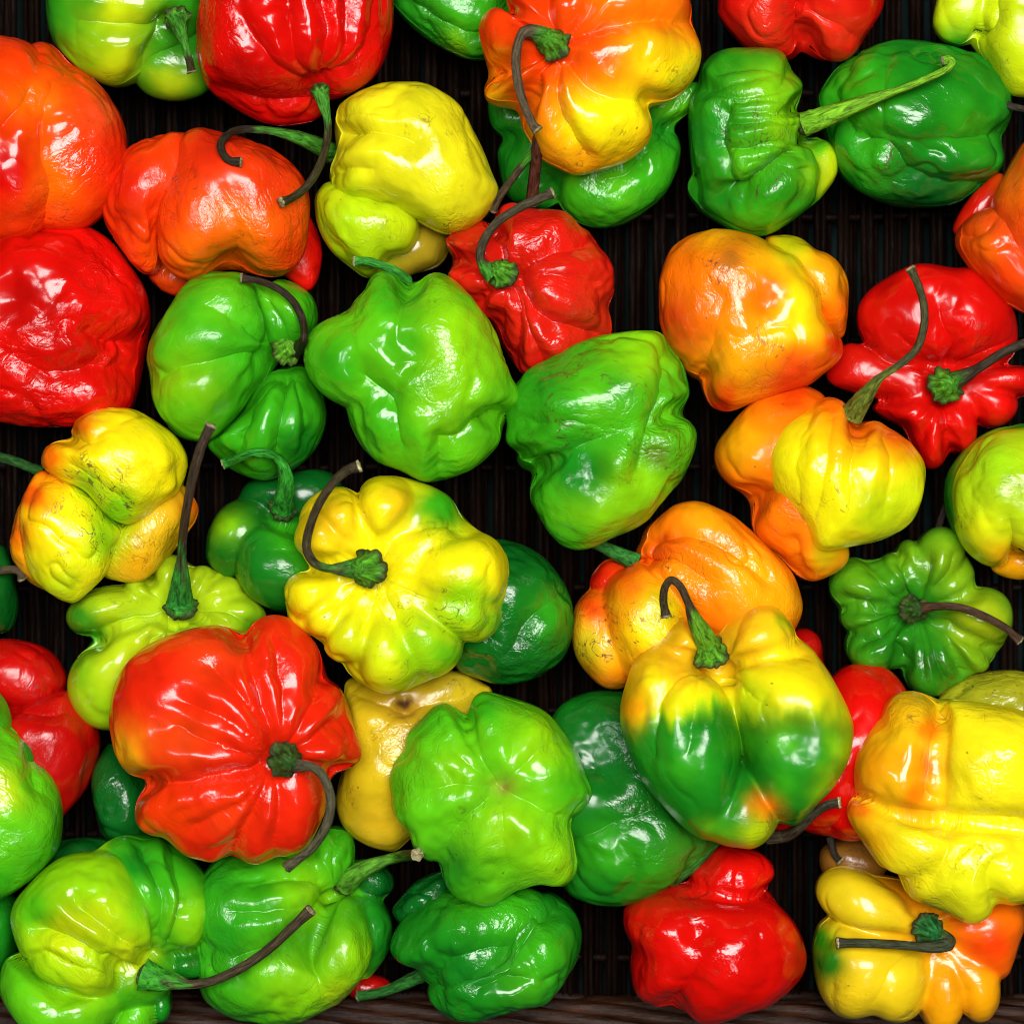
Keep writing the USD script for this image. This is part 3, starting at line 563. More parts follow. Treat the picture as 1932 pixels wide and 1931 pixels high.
pepper('mid-green lumpy pepper with brown cork lines, right of the big pale-green one', GRN,
  [dict(outline='958,800 955,760 975,725 990,706 1030,682 1099,648 1150,632 1200,625 1233,623 1257,632 1287,669 1300,709 1305,738 1290,777 1304,797 1312,824 1304,870 1284,908 1260,931 1226,978 1186,1002 1146,1018 1112,1033 1079,1033 1045,1012 1022,978 1002,945 999,921 1005,893 985,886 972,870 975,855 955,837', z=255, H=170, c=(1135,820),
     cr=[('985,888 1040,870 1090,840 1180,815', 19, 60, .5), ('1270,660 1262,740 1232,820 1215,890', 16, 55, .8), ('1290,777 1262,790 1235,815', 14, 40), ('1001,800 1080,795 1160,810 1215,800', 9, 46)], de=[(1100,890,60,26), (1060,760,60,-14), (1180,700,70,-10), (1170,880,40,-12), (1110,960,60,-10), (1250,870,30,14)])],
  [(1210,670,70,LIM), (1250,800,55,LGR), (1150,950,75,LIM,.9), (1220,930,60,LIM,.8), (1090,880,60,MGR), (1030,720,50,MGR,.7), (1150,750,60,LGR), (1240,860,30,(.10,.12,.01),.7), (1170,740,40,MGR,.6)],
  scars=[(1100,675,60,1), (1050,815,75,1), (1180,800,75,1), (1245,850,55,.9), (1180,910,60,.5)], wr=.85)
pepper('orange pepper with a brown scabby patch on top, right of centre', ORG,
  [dict(outline='1243,560 1244,525 1262,475 1290,455 1317,445 1357,440 1408,445 1455,462 1500,480 1530,520 1548,570 1560,610 1583,642 1584,669 1562,693 1525,723 1472,740 1425,757 1394,773 1371,780 1344,770 1327,740 1322,718 1307,714 1290,698 1285,685 1262,655 1246,615', z=235, H=160, c=(1410,600),
     cr=[('1326,700 1330,670 1350,610 1365,560', 9, 60, .2)], de=[(1510,560,40,-16), (1545,650,40,-14), (1445,570,46,14), (1460,700,70,-10), (1370,480,60,-10), (1350,560,40,12)]),
   dict(outline='1440,462 1472,447 1505,452 1530,470 1555,478 1577,497 1592,527 1597,564 1596,604 1585,640 1550,630 1500,560', z=180, H=130, spots=[(1570,600,50,ORG)])],
  [(1510,560,55,YEL), (1490,620,60,YEL,.8), (1440,500,55,YORG), (1500,470,50,LEM,.8), (1560,520,50,YORG), (1400,680,90,YORG,.9), (1350,440,40,YORG), (1270,620,60,(.70,.07,.004)), (1500,720,60,(.72,.05,.004)), (1360,770,40,ORED), (1575,660,30,ORED), (1370,500,28,(.35,.12,.01),.8), (1440,560,40,ORG)],
  scars=[(1375,505,50,1), (1345,560,45,.6), (1460,690,60,.7)], wr=.35, gloss=.02)
# --- right column
pepper('orange-red pepper cut off by the right edge', (.74,.060,.004),
  [dict(outline='1935,262 1913,295 1897,326 1880,360 1870,395 1880,450 1910,520 1960,560 2030,520 2050,400 2010,290 1970,255', z=265, H=140),
   dict(outline='1804,463 1808,432 1831,406 1854,393 1885,390 1920,420 1960,480 1960,590 1905,576 1875,553 1848,523 1826,500', z=245, H=110, cr=[('1810,440 1850,430 1870,410', 8, 30)]),
   dict(outline='1800,440 1815,395 1850,352 1890,330 1900,400 1850,450', z=180, base=RED)],
  [(1920,350,50,ORG,.6), (1850,470,40,ORG,.5), (1880,540,50,ORED)], wr=.3,
  stem=dict(p='1960,214 1930,206 1910,202 1894,196 1889,204', z=230, lift=[10, 20, 30, 30, 20], r0=9, r1=8, green=-1, bcol=(.03,.025,.016)))
pepper('red ribbed pepper with a dark stem reaching to the right edge', RED,
  [dict(outline='1616,601 1619,577 1639,550 1680,520 1717,502 1747,500 1797,507 1834,507 1871,534 1905,571 1921,614 1924,650 1900,685 1830,708 1780,712 1740,706 1670,685 1640,655 1622,630', z=180, H=115, c=(1775,610),
     cr=[('1790,715 1800,680 1797,642 1777,580', 17, 50, .6), ('1760,720 1735,680 1690,630', 12, 45, .4), ('1805,710 1850,680 1915,640', 12, 45)]),
   dict(outline='1557,706 1566,684 1582,660 1605,648 1645,660 1700,690 1755,712 1765,745 1720,755 1650,752 1596,738 1566,727', z=165, H=62, c=(1650,712)),
   dict(outline='1645,768 1690,752 1750,740 1800,740 1830,765 1842,800 1838,838 1822,856 1798,858 1787,866 1770,882 1752,886 1738,875 1723,846 1704,808 1668,790', z=165, H=95, cr=[('1788,760 1793,800 1798,858', 16, 36, 1), ('1775,760 1755,800 1740,830', 8, 30)]),
   dict(outline='1800,730 1850,722 1895,735 1918,757 1910,787 1883,806 1854,804 1830,780', z=165, H=80),
   dict(outline='1810,715 1850,690 1905,690 1950,695 1965,720 1935,747 1880,745 1830,740', z=175, H=75),
   dict(outline='1650,690 1720,670 1800,660 1880,670 1900,720 1870,770 1820,810 1750,820 1690,780 1655,740', z=160, H=85, de=[(1784,728,50,16)])],
  [(1640,690,60,(.55,.008,.003))], wr=.25, cap=dict(at=(1784,728), r=36, lean=.2, sink=16),
  stem=dict(dz=26, p='1793,722 1815,712 1850,692 1895,664 1945,643 1985,635', lift=[12, 50, 85, 105, 115, 115], r0=19, r1=10, neck=.25, green=.02, bcol=(.035,.028,.018)), k=9)
pepper('two-toned pepper, yellow cheek in front of an orange one, with a long olive stem', YEL,
  [dict(outline='1448,871 1455,837 1472,807 1498,783 1532,760 1559,746 1582,751 1602,773 1617,796 1639,792 1663,797 1696,817 1723,847 1740,877 1743,918 1733,955 1710,992 1676,1015 1636,1026 1596,1034 1552,1042 1532,1033 1516,1003 1498,978 1472,951 1455,914', z=290, H=150, c=(1595,900),
     cr=[('1618,800 1619,840 1608,880 1598,980', 12, 60, .3), ('1570,770 1555,870 1535,980', 7, 50), ('1675,815 1690,880 1670,980', 8, 50), ('1525,780 1500,870 1500,960', 6, 44)]),
   dict(outline='1346,864 1351,840 1371,810 1398,777 1431,746 1472,730 1505,725 1532,733 1560,755 1580,830 1560,930 1580,1000 1599,1040 1589,1069 1562,1087 1532,1099 1512,1096 1495,1075 1472,1052 1435,1022 1420,995 1418,955 1404,934 1374,914 1354,891', z=220, H=130, c=(1480,900), base=ORG, spots=[(1400,830,60,YORG),(1450,1010,70,ORG)], cr=[('1415,945 1450,930 1480,900', 14, 50), ('1512,1095 1505,1060 1500,1030', 10, 30)])],
  [(1560,765,50,ORG), (1620,810,60,ORG), (1690,830,45,ORG), (1500,730,40,ORED,.8), (1660,980,70,LEM), (1710,940,50,LEM,.8), (1560,1040,40,LEM,.6), (1430,990,60,(.76,.11,.004),.8)], wr=.3,
  stem=dict(p='1606,786 1622,764 1640,738 1662,712 1695,690 1722,667 1736,645 1744,610 1743,575 1735,545 1724,520 1717,507', lift=[-20, 20, 50, 70, 80, 84, 84, 84, 84, 80, 72, 66], r0=24, r1=8.5, neck=.28, green=.3, gcol=(.10,.13,.015), bcol=(.045,.045,.016)))
pepper('yellow-green pepper with a dark green rim, cut by the right edge', (.42,.62,.006),
  [dict(outline='1795,944 1797,905 1812,872 1832,842 1860,822 1905,812 1960,815 2010,880 2015,980 1985,1070 1940,1088 1915,1062 1888,1072 1861,1068 1830,1045 1808,1010', z=245, H=150, c=(1900,945), cr=[('1915,1065 1908,1030 1900,985', 18, 46, .2)]),
   dict(outline='1782,934 1787,897 1807,864 1834,834 1868,812 1901,803 1940,806 1950,900 1880,1040 1827,1040 1805,1013 1788,975', z=205, H=120, base=MGR),
   dict(outline='1870,1070 1890,1085 1925,1090 1955,1080 1950,1040 1890,1040', z=190, H=60, base=YORG)],
  [(1870,870,60,(.30,.58,.006)), (1850,1000,40,YEL,.4), (1900,1050,40,YORG,.8)], scars=[(1828,870,30,.6)], wr=.35, gloss=.02,
  stem=dict(p='1800,930 1785,955 1774,985 1766,1012 1761,1044', z=150, lift=[20, 15, 10, 5, 0], r0=10, r1=8, green=-1, bcol=(.022,.014,.010)))
pepper('dull green flower-shaped ribbed pepper with a brown stem curving right', (.050,.29,.008),
  [dict(outline=petal((1727,1150), t, w, .13, .16), z=z, H=H) for t, w, z, H in (((1566,1090), 50, 150, 84), ((1672,1044), 31, 150, 78), ((1708,1018), 25, 140, 66), ((1792,996), 46, 155, 84), ((1842,1096), 32, 150, 74),
     ((1909,1168), 56, 160, 92), ((1866,1256), 36, 150, 76), ((1766,1312), 50, 150, 86), ((1722,1262), 24, 150, 66), ((1606,1252), 48, 150, 86), ((1583,1168), 34, 150, 80), ((1806,1288), 26, 140, 74), ((1600,1062), 26, 150, 80), ((1895,1212), 28, 155, 84), ((1640,1264), 26, 150, 80), ((1745,1040), 20, 145, 72))] +
  [dict(outline='1562,1102 1576,1072 1599,1052 1640,1055 1688,1046 1710,1022 1745,1040 1775,1003 1808,1025 1838,1080 1845,1112 1884,1136 1905,1165 1888,1233 1854,1260 1821,1284 1765,1308 1712,1268 1660,1262 1610,1247 1612,1200 1586,1150', z=150, H=72, c=(1730,1155), all=1, cr=[('1700,1152 1640,1147 1588,1135', 13, 34, 1), ('1700,1165 1655,1195 1616,1213', 13, 34, 1), ('1714,1178 1702,1215 1700,1252', 13, 32, 1), ('1752,1176 1762,1215 1785,1290', 11, 32, 1), ('1748,1172 1790,1205 1818,1270', 10, 30, 1), ('1755,1162 1840,1212 1888,1236', 12, 36, .9), ('1757,1140 1800,1122 1834,1112', 14, 36, 1), ('1742,1128 1740,1090 1746,1050', 12, 30, 1), ('1722,1126 1714,1085 1697,1052', 12, 30, 1), ('1706,1134 1675,1105 1642,1066', 10, 32, 1), ('1735,1180 1740,1220 1738,1280', 7, 24, .8), ('1762,1110 1795,1075 1808,1040', 7, 26, .8)])],
  [(1620,1085,50,(.12,.34,.006),.8), (1800,1060,60,(.20,.38,.006),.9), (1712,1045,32,(.18,.38,.006),.8), (1850,1170,65,(.34,.44,.006),.9), (1620,1150,40,(.06,.28,.006),.8), (1850,1240,36,(.20,.38,.006),.6), (1680,1220,55,(.015,.17,.006)), (1750,1240,55,(.015,.17,.006)), (1725,1150,60,(.008,.17,.006))],
  scars=[(1760,1270,40,.7),(1870,1220,30,.6)], wr=.3, cap=dict(at=(1724,1149), r=29, lean=.2, sink=26, col=(.02,.06,.008)),
  stem=dict(p='1722,1152 1745,1146 1785,1143 1824,1149 1864,1166 1898,1186 1924,1209', lift=[20, 55, 80, 90, 90, 85, 75], r0=14, r1=9, neck=.2, green=-1, bcol=(.055,.028,.014)), k=5)
pepper('olive-yellow pepper mostly under the big lemon-yellow one at the right', (.36,.36,.012),
  [dict(outline='1770,1330 1777,1310 1797,1292 1825,1275 1871,1266 1940,1268 1995,1320 1980,1400 1880,1430 1800,1400', z=150)], scars=[(1840,1295,70,1)], wr=.7)
# --- left, middle height
pepper('yellow three-lobed pepper with green corky bruises, left side', YEL,
  [dict(outline='77,864 84,847 104,834 129,826 134,808 151,787 181,772 222,768 255,772 292,793 329,820 349,850 354,871 349,897 339,924 302,955 279,975 248,988 222,982 195,961 161,928 117,908 84,887', z=285, H=120, cr=[('131,824 160,832 200,822', 10, 40, .2), ('120,880 170,910 230,950', 7, 40)]),
   dict(outline='60,911 80,888 120,895 165,925 205,965 238,998 235,1022 218,1052 201,1082 175,1109 148,1133 128,1133 95,1118 70,1095 52,1060 44,1000 47,950', z=255, H=110, c=(140,1010), cr=[]),
   dict(outline='22,1018 27,985 44,945 80,930 90,1020 110,1110 81,1112 47,1089 27,1052', z=210, base=YORG, H=90),
   dict(outline='190,1060 225,980 280,940 336,912 356,926 373,955 369,981 356,1001 336,1028 302,1072 275,1092 255,1096 215,1094 196,1085', z=195, base=(.72,.42,.008), H=105)],
  [(90,870,42,ORG), (150,790,40,ORED,.8), (62,930,40,ORED,.9), (30,1010,40,ORG), (220,960,50,LIM), (170,915,36,LIM,.8), (190,1030,50,LIM,.9), (130,960,30,YEL), (360,960,30,ORG), (270,1080,40,YORG,.5), (120,1110,50,LEM)],
  scars=[(205,945,60,1), (150,905,50,.9), (180,1015,60,1), (110,970,40,.6), (280,1050,50,.5)], wr=.55,
  stem=dict(p='85,893 60,884 34,873 0,863 -30,858', z=175, lift=[10, 0, -5, -10, -10], r0=14, r1=11, green=.7, gcol=(.015,.07,.01), bcol=(.012,.016,.008)))
pepper('lime ribbed pepper whose long dark stem stands up towards the green one', (.38,.56,.008),
  [dict(outline=petal((338,1140), t, w, .12, .05), z=z, H=H) for t, w, z, H in (((128,1168), 46, 170, 104), ((160,1360), 82, 175, 125), ((270,1385), 62, 180, 120), ((380,1360), 60, 180, 120), ((470,1270), 56, 175, 110),
     ((504,1170), 38, 170, 96), ((460,1108), 30, 160, 84), ((404,1074), 28, 160, 80), ((318,1046), 30, 160, 80), ((238,1096), 28, 165, 90), ((262,1240), 34, 180, 112), ((312,1235), 32, 185, 114), ((362,1228), 28, 185, 112), ((412,1215), 30, 182, 110))] +
  [dict(outline='133,1180 131,1159 141,1139 161,1119 201,1106 252,1102 279,1094 291,1078 300,1055 325,1045 352,1062 375,1073 392,1082 416,1079 432,1100 463,1117 487,1136 500,1160 490,1200 470,1250 430,1330 330,1375 230,1380 201,1375 178,1364 161,1337 152,1310 155,1280 162,1250 172,1215 165,1200', z=172, H=90, c=(320,1190), all=1, cr=[('310,1140 262,1153 205,1184 170,1212', 15, 38, 1), ('310,1128 290,1112 284,1094', 10, 26), ('330,1168 322,1220 300,1290', 12, 36, .8), ('318,1160 285,1205 255,1280', 13, 40, .9), ('366,1150 395,1172 420,1200', 11, 30), ('372,1138 430,1145 490,1186', 13, 34), ('370,1118 385,1100 394,1082', 10, 26), ('336,1106 346,1085 350,1064', 9, 26), ('350,1165 362,1200 372,1240', 9, 28)])],
  [(150,1170,36,MGR), (165,1260,40,GRN), (200,1330,60,LIM,.8), (230,1250,80,(.44,.60,.008)), (480,1170,40,GRN,.6), (170,1200,30,GRN)], wr=.2, cap=dict(at=(340,1140), r=33, lean=.75, sink=18, col=(.02,.16,.015)),
  stem=dict(p='340,1140 340,1110 342,1078 345,1015 355,948 368,884 382,838 399,803', lift=[5, 70, 120, 180, 240, 285, 310, 325], r0=27, r1=10, neck=.26, green=.20, gcol=(.02,.18,.02), bcol=(.045,.030,.018)), k=6)
pepper('dark green smooth pepper with a thick bent green stem, left of the yellow calyx one', (.007,.15,.008),
  [dict(outline='440,1039 446,1008 470,990 505,980 545,985 590,1000 640,1020 650,1080 620,1130 580,1152 537,1157 504,1146 470,1122 446,1082', z=165, H=130, c=(540,1070), cr=[('535,975 575,1010 600,1090', 8, 44)]),
   dict(outline='391,1039 396,998 420,958 463,941 505,955 520,1000 480,1060 436,1089 410,1075 396,1059', z=140, H=110, spots=[(430,990,36,LIM,.8)]),
   dict(outline='425,1000 470,960 540,960 600,1000 600,1080 520,1120 440,1080', z=130, H=90),
   dict(outline='455,945 460,920 480,905 530,895 600,885 640,905 640,960 560,985 500,975', z=120, base=DGR, H=80)],
  [(540,1010,40,GRN), (590,1050,50,GRN,.6)], wr=.3, cap=dict(at=(533,958), r=26, lean=.8, sink=6, col=(.012,.13,.012)),
  stem=dict(p='533,962 536,940 540,915 538,890 526,868 502,855 470,857 440,869 421,876', lift=[0, 50, 80, 100, 105, 100, 90, 80, 75], r0=22, r1=10, neck=.5, green=2, gcol=(.02,.20,.015), pale=.9), k=5)
pepper('bright yellow pepper with a green flank and an L-bent black stem, centre left', YEL,
  [dict(outline='578,1068 566,1040 564,1005 571,961 598,931 621,921 645,924 672,934 692,930 705,912 733,899 760,901 797,911 827,924 851,941 877,975 911,1005 938,1025 955,1045 960,1075 958,1119 948,1153 951,1168 931,1186 905,1202 877,1206 858,1210 857,1233 848,1260 827,1276 783,1297 760,1307 735,1304 700,1299 662,1277 642,1250 631,1230 594,1206 551,1180 539,1146 544,1119 562,1095 580,1080', z=290, H=120, c=(745,1105),
    cr=[('690,1042 690,980 692,930', 9, 46, .9), ('715,1048 747,1010 790,990 870,985', 12, 52, .8), ('728,1075 777,1072 850,1092', 4, 46, .4), ('722,1092 788,1122 851,1150 880,1205', 7, 56, .9), ('700,1108 690,1170 645,1245', 7, 50, .7), ('715,1105 750,1180 770,1290', 6, 50, .7), ('662,1062 620,1066 580,1069', 9, 40, 1), ('668,1098 625,1150 594,1205', 7, 44, .8)])] +
   [dict(outline=petal((700,1078), t, w * 1.1, .22), z=z, H=H) for t, w, z, H in (((568,985), 46, 300, 118), ((622,924), 40, 300, 112), ((744,900), 54, 300, 128), ((868,972), 48, 290, 112), ((958,1082), 74, 300, 142), ((944,1178), 52, 295, 126), ((850,1265), 58, 295, 130), ((755,1305), 62, 300, 134), ((650,1255), 48, 298, 124), ((585,1200), 36, 295, 112), ((541,1140), 44, 298, 118))],
  [(830,960,70,GRN), (780,1030,40,YEL), (620,980,60,(.82,.52,.006)), (740,940,40,(.82,.52,.006)), (880,1140,55,LIM,.9), (800,1220,90,LIM,.9), (930,1170,40,LIM), (700,1250,60,LEM,.8), (850,1230,40,LGR,.8), (640,1200,60,LEM,.5)],
  scars=[(860,1150,60,.9), (740,1160,60,.6), (790,1240,50,.6), (830,1010,50,.4)], wr=.35, cap=dict(at=(694,1072), r=37, lean=.45, sink=24),
  stem=dict(p='675,1073 645,1073 615,1071 592,1060 579,1035 583,1000 600,955 628,912 655,888 678,880', lift=[24, 46, 56, 64, 72, 85, 105, 125, 135, 140], r0=22, r1=9.5, neck=.16, green=.06, bcol=(.040,.030,.014), pale=1.6), k=7)
pepper('dark green glossy pepper tucked under the right side of the yellow calyx one', (.006,.135,.008),
  [dict(outline='880,1040 905,1022 938,1018 978,1025 1018,1045 1052,1082 1075,1122 1082,1166 1075,1206 1059,1243 1028,1270 985,1287 938,1290 897,1277 861,1263 840,1220 850,1120', z=165, H=150, de=[(980,1190,50,9)], cr=[('1050,1130 1000,1170 960,1240', 7, 40)])],
  [(960,1060,60,DGR,.8), (1040,1160,45,GRN,.6), (950,1250,70,DGR,.6)], wr=.95)
pepper('orange and yellow pepper with black cork streaks, behind the tricoloured one', ORG,
  [dict(outline='1200,1050 1208,1022 1216,998 1240,975 1275,952 1317,946 1351,958 1394,981 1428,1008 1458,1037 1492,1075 1508,1112 1514,1146 1505,1176 1480,1210 1400,1230 1300,1180 1230,1100', z=220, H=130, c=(1370,1080), cr=[('1215,1010 1290,1000 1380,1030 1460,1090', 12, 44, .7), ('1205,1045 1280,1060 1340,1100', 15, 44, .5)]),
   dict(outline='1139,1110 1152,1084 1186,1063 1215,1050 1260,1080 1300,1140 1310,1230 1260,1290 1215,1290 1186,1277 1163,1247 1141,1196 1132,1146', z=215, H=120, spots=[(1230,1160,60,YEL)]),
   dict(outline='1082,1166 1089,1139 1119,1110 1150,1110 1170,1180 1190,1280 1160,1300 1130,1292 1107,1267 1087,1235 1079,1200', z=175, H=100, spots=[(1110,1220,50,OCH)]),
   dict(outline='1112,1106 1124,1072 1146,1055 1175,1060 1190,1090 1150,1130', z=170, H=60, base=RED)],
  [(1260,1040,45,ORED), (1180,1080,45,ORED), (1240,1000,40,ORG), (1420,1080,80,YORG), (1470,1130,60,YORG), (1330,970,50,YORG,.8), (1200,1230,50,YORG), (1150,1240,40,YORG), (1290,1090,40,YORG,.6), (1110,1150,30,ORED)],
  scars=[(1290,1090,50,1), (1240,1210,60,.9), (1120,1200,60,1), (1180,1150,45,.6)], wr=.6, gloss=.03,
  stem=dict(p='1205,1062 1185,1053 1160,1042 1130,1028 1100,1014', z=205, lift=[20, 15, 10, 5, 0], r0=19, r1=14, neck=.6, green=2, gcol=(.02,.13,.015)), k=5)
pepper('tricoloured pepper, orange top and green base, with a hooked dark stem', (.80,.42,.006),
  [dict(outline='1169,1345 1178,1296 1196,1245 1235,1214 1285,1212 1330,1232 1362,1275 1385,1340 1398,1420 1392,1500 1380,1586 1345,1586 1311,1578 1267,1541 1210,1471 1178,1400', z=310, H=162, c=(1290,1390),
     cr=[('1310,1242 1268,1278 1235,1340 1222,1430', 12, 46, .6), ('1330,1255 1312,1310 1300,1420', 9, 42, .5)], de=[(1310,1430,60,-8)]),
   dict(outline='1362,1246 1400,1212 1450,1195 1500,1200 1534,1220 1549,1247 1578,1302 1597,1335 1609,1374 1599,1431 1576,1468 1552,1498 1532,1525 1512,1546 1495,1556 1472,1552 1435,1530 1408,1470 1392,1395 1372,1320', z=310, H=168, c=(1492,1370),
     cr=[('1360,1262 1400,1300 1450,1330', 10, 44, .6), ('1372,1238 1450,1232 1520,1225', 12, 40, .8)], de=[(1490,1385,50,20), (1540,1330,46,-14), (1545,1440,46,-12), (1460,1330,40,-10)]),
   dict(outline='1300,1555 1345,1490 1400,1440 1440,1475 1466,1535 1462,1560 1441,1585 1418,1597 1394,1595 1351,1588', z=300, H=135),
   dict(outline='1335,1222 1350,1190 1372,1165 1405,1143 1438,1137 1461,1142 1482,1163 1500,1195 1485,1235 1420,1255 1360,1245', z=295, H=122, cr=[('1362,1210 1385,1180 1405,1150', 8, 32)]),
   dict(outline='1240,1220 1252,1194 1268,1176 1290,1164 1328,1185 1338,1228 1290,1245', z=290, H=105)],
  [('h',1390,1285,.10,1,90,YEL), ('h',1390,1332,.14,1,50,LIM), ('h',1390,1352,.16,1,44,MGR), (1490,1235,70,(.82,.50,.006)), (1480,1280,60,YEL,.9), (1420,1310,40,LEM,.8), (1592,1340,40,LEM), (1600,1420,30,LIM,.9), (1565,1300,40,YEL), (1570,1490,40,LIM,.8), (1470,1480,30,GRN,.7), (1440,1525,30,ORG,.8), (1425,1575,36,LEM,.8), (1350,1595,40,LIM,.7), (1300,1440,40,GRN,.6), (1480,1395,36,LGR,.6), (1400,1400,30,LGR,.5), (1275,1330,30,LEM,.5), (1185,1330,40,YORG), (1490,1170,25,LIM,.6)],
  scars=[(1410,1580,40,.6)], wr=.18, gloss=.01, cap=dict(at=(1338,1228), r=36, lean=.6, sink=20, col=(.05,.20,.010)),
  stem=dict(p='1338,1228 1328,1200 1312,1170 1298,1135 1284,1106 1266,1094 1254,1110 1252,1135 1257,1162', lift=[10, 60, 85, 105, 115, 110, 100, 85, 75], r0=26, r1=8.5, neck=.42, green=.26, gcol=(.09,.25,.012), bcol=(.040,.028,.012)), k=7)
pepper('glossy red pepper wedged between the tricoloured and the big lemon-yellow ones', RED,
  [dict(outline='1540,1320 1562,1285 1596,1255 1636,1252 1670,1263 1698,1288 1710,1320 1700,1410 1665,1500 1630,1578 1586,1586 1540,1576 1500,1560 1470,1568 1450,1560 1470,1500 1520,1410', z=175, H=140, cr=[('1560,1580 1600,1520 1640,1440', 8, 50)])], wr=.15, gloss=-.03, scars=[(1660,1270,35,.4)],
  stem=dict(p='1450,1580 1485,1576 1512,1557 1537,1533 1563,1517 1584,1514', z=285, lift=[-40, -20, 20, 40, 55, 60], r0=14, r1=10, neck=.5, green=-1, bcol=(.035,.030,.016), pale=1.2))
pepper('sliver of a red pepper showing behind the tricoloured one, under the green flower', DRED,
  [dict(outline='1490,1200 1512,1186 1534,1192 1548,1212 1552,1250 1570,1275 1575,1300 1530,1320 1490,1280', z=115, H=70)], wr=.2)
pepper('big lemon-yellow pepper with an orange left lobe at the right edge', (.84,.70,.008),
  [dict(outline='1609,1458 1614,1424 1633,1387 1656,1360 1668,1332 1683,1313 1706,1305 1743,1308 1780,1330 1790,1400 1785,1500 1770,1560 1700,1560 1640,1535 1613,1500', z=300, H=135, base=(.82,.48,.006), c=(1700,1440), de=[(1700,1440,50,8)], cr=[('1776,1322 1767,1367 1757,1431 1750,1500', 16, 44, 1), ('1620,1515 1686,1545 1754,1552', 12, 46, 1)]),
   dict(outline='1755,1440 1765,1370 1776,1326 1790,1318 1821,1321 1888,1330 1922,1338 1970,1360 2010,1430 2020,1530 1960,1580 1850,1570 1780,1560 1748,1520', z=325, H=145, c=(1880,1450), de=[(1890,1400,60,-10), (1800,1440,40,-8)], cr=[('1754,1552 1821,1558 1931,1562', 12, 46, 1)]),
   dict(outline='1597,1525 1612,1498 1650,1515 1730,1530 1830,1535 1930,1540 2010,1560 2005,1650 1975,1695 1931,1702 1905,1704 1878,1709 1862,1728 1848,1735 1821,1741 1794,1729 1754,1709 1717,1693 1704,1672 1693,1648 1660,1634 1636,1605 1619,1578 1600,1548', z=300, H=150, c=(1800,1590), cr=[('1781,1570 1790,1610 1762,1660', 12, 55), ('1850,1600 1810,1640 1790,1700', 9, 50), ('1878,1708 1870,1670 1880,1630', 9, 40)])],
  [(1660,1340,40,YORG), (1755,1380,24,ORG,.8), (1748,1450,28,ORG,.8), (1735,1510,36,ORG,.8), (1640,1440,50,ORG,.6), (1612,1530,40,ORED,.8), (1640,1590,40,YORG,.6), (1820,1690,90,LEM,.5), (1900,1650,70,LEM,.3), (1700,1440,40,YORG,.7)],
  scars=[(1700,1330,40,.7), (1860,1340,40,.6), (1770,1660,50,.5)], wr=.4, gloss=-.02, k=10)
pepper('yellow-orange pepper with a straight dark stem, bottom right corner', (.72,.50,.008),
  [dict(outline=petal((1765,1755), (1540,1664), 54), z=180, H=100, base=(.66,.50,.008)),
   dict(outline='1532,1800 1536,1770 1545,1746 1570,1732 1620,1738 1680,1745 1740,1765 1752,1830 1738,1890 1725,1912 1700,1924 1670,1924 1639,1914 1592,1917 1562,1897 1541,1860', z=190, H=130, cr=[('1730,1790 1680,1835 1650,1900', 6, 46), ('1700,1768 1620,1765 1550,1770', 9, 40)], spots=[(1552,1810,40,MGR),(1545,1770,30,GRN)]),
   dict(outline='1740,1790 1760,1780 1785,1790 1812,1840 1812,1897 1800,1925 1780,1940 1755,1940 1738,1915 1728,1870', z=180, H=100, base=YORG),
   dict(outline='1770,1780 1810,1770 1850,1790 1881,1830 1884,1880 1874,1905 1858,1922 1834,1922 1812,1900 1790,1850', z=180, H=95, base=YORG),
   dict(outline='1740,1720 1790,1680 1850,1665 1905,1680 1932,1716 1928,1745 1916,1775 1908,1800 1895,1840 1860,1845 1800,1800', z=175, H=110, base=ORG, spots=[(1870,1790,50,ORED,.9)]),
   dict(outline='1575,1665 1640,1650 1720,1660 1800,1670 1880,1700 1895,1770 1880,1850 1830,1890 1760,1905 1690,1900 1600,1880 1560,1820 1560,1770 1595,1735 1600,1700', z=165, H=100, base=YORG)],
  [(1740,1660,60,(.74,.24,.006)), (1850,1780,50,(.78,.10,.004)), (1840,1890,40,YORG)], scars=[(1600,1880,30,.7)], wr=.2, gloss=.03, cap=dict(at=(1752,1752), r=33, lean=.3, sink=16, col=(.01,.10,.02)),
  stem=dict(p='1765,1762 1785,1772 1787,1781 1755,1786 1690,1782 1630,1779 1580,1779', lift=[20, 50, 62, 66, 66, 64, 62], r0=16, r1=10, neck=.4, green=.02, bcol=(.035,.040,.018), pale=1.1), k=9)
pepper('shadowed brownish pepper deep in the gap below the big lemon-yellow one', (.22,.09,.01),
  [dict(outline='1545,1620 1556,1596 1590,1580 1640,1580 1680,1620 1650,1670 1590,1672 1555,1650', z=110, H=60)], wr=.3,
  stem=dict(p='1566,1580 1570,1598 1576,1614 1586,1625', z=150, lift=[0, 5, 10, 14], r0=9, r1=8, green=-1, bcol=(.02,.016,.01), pale=1.1))
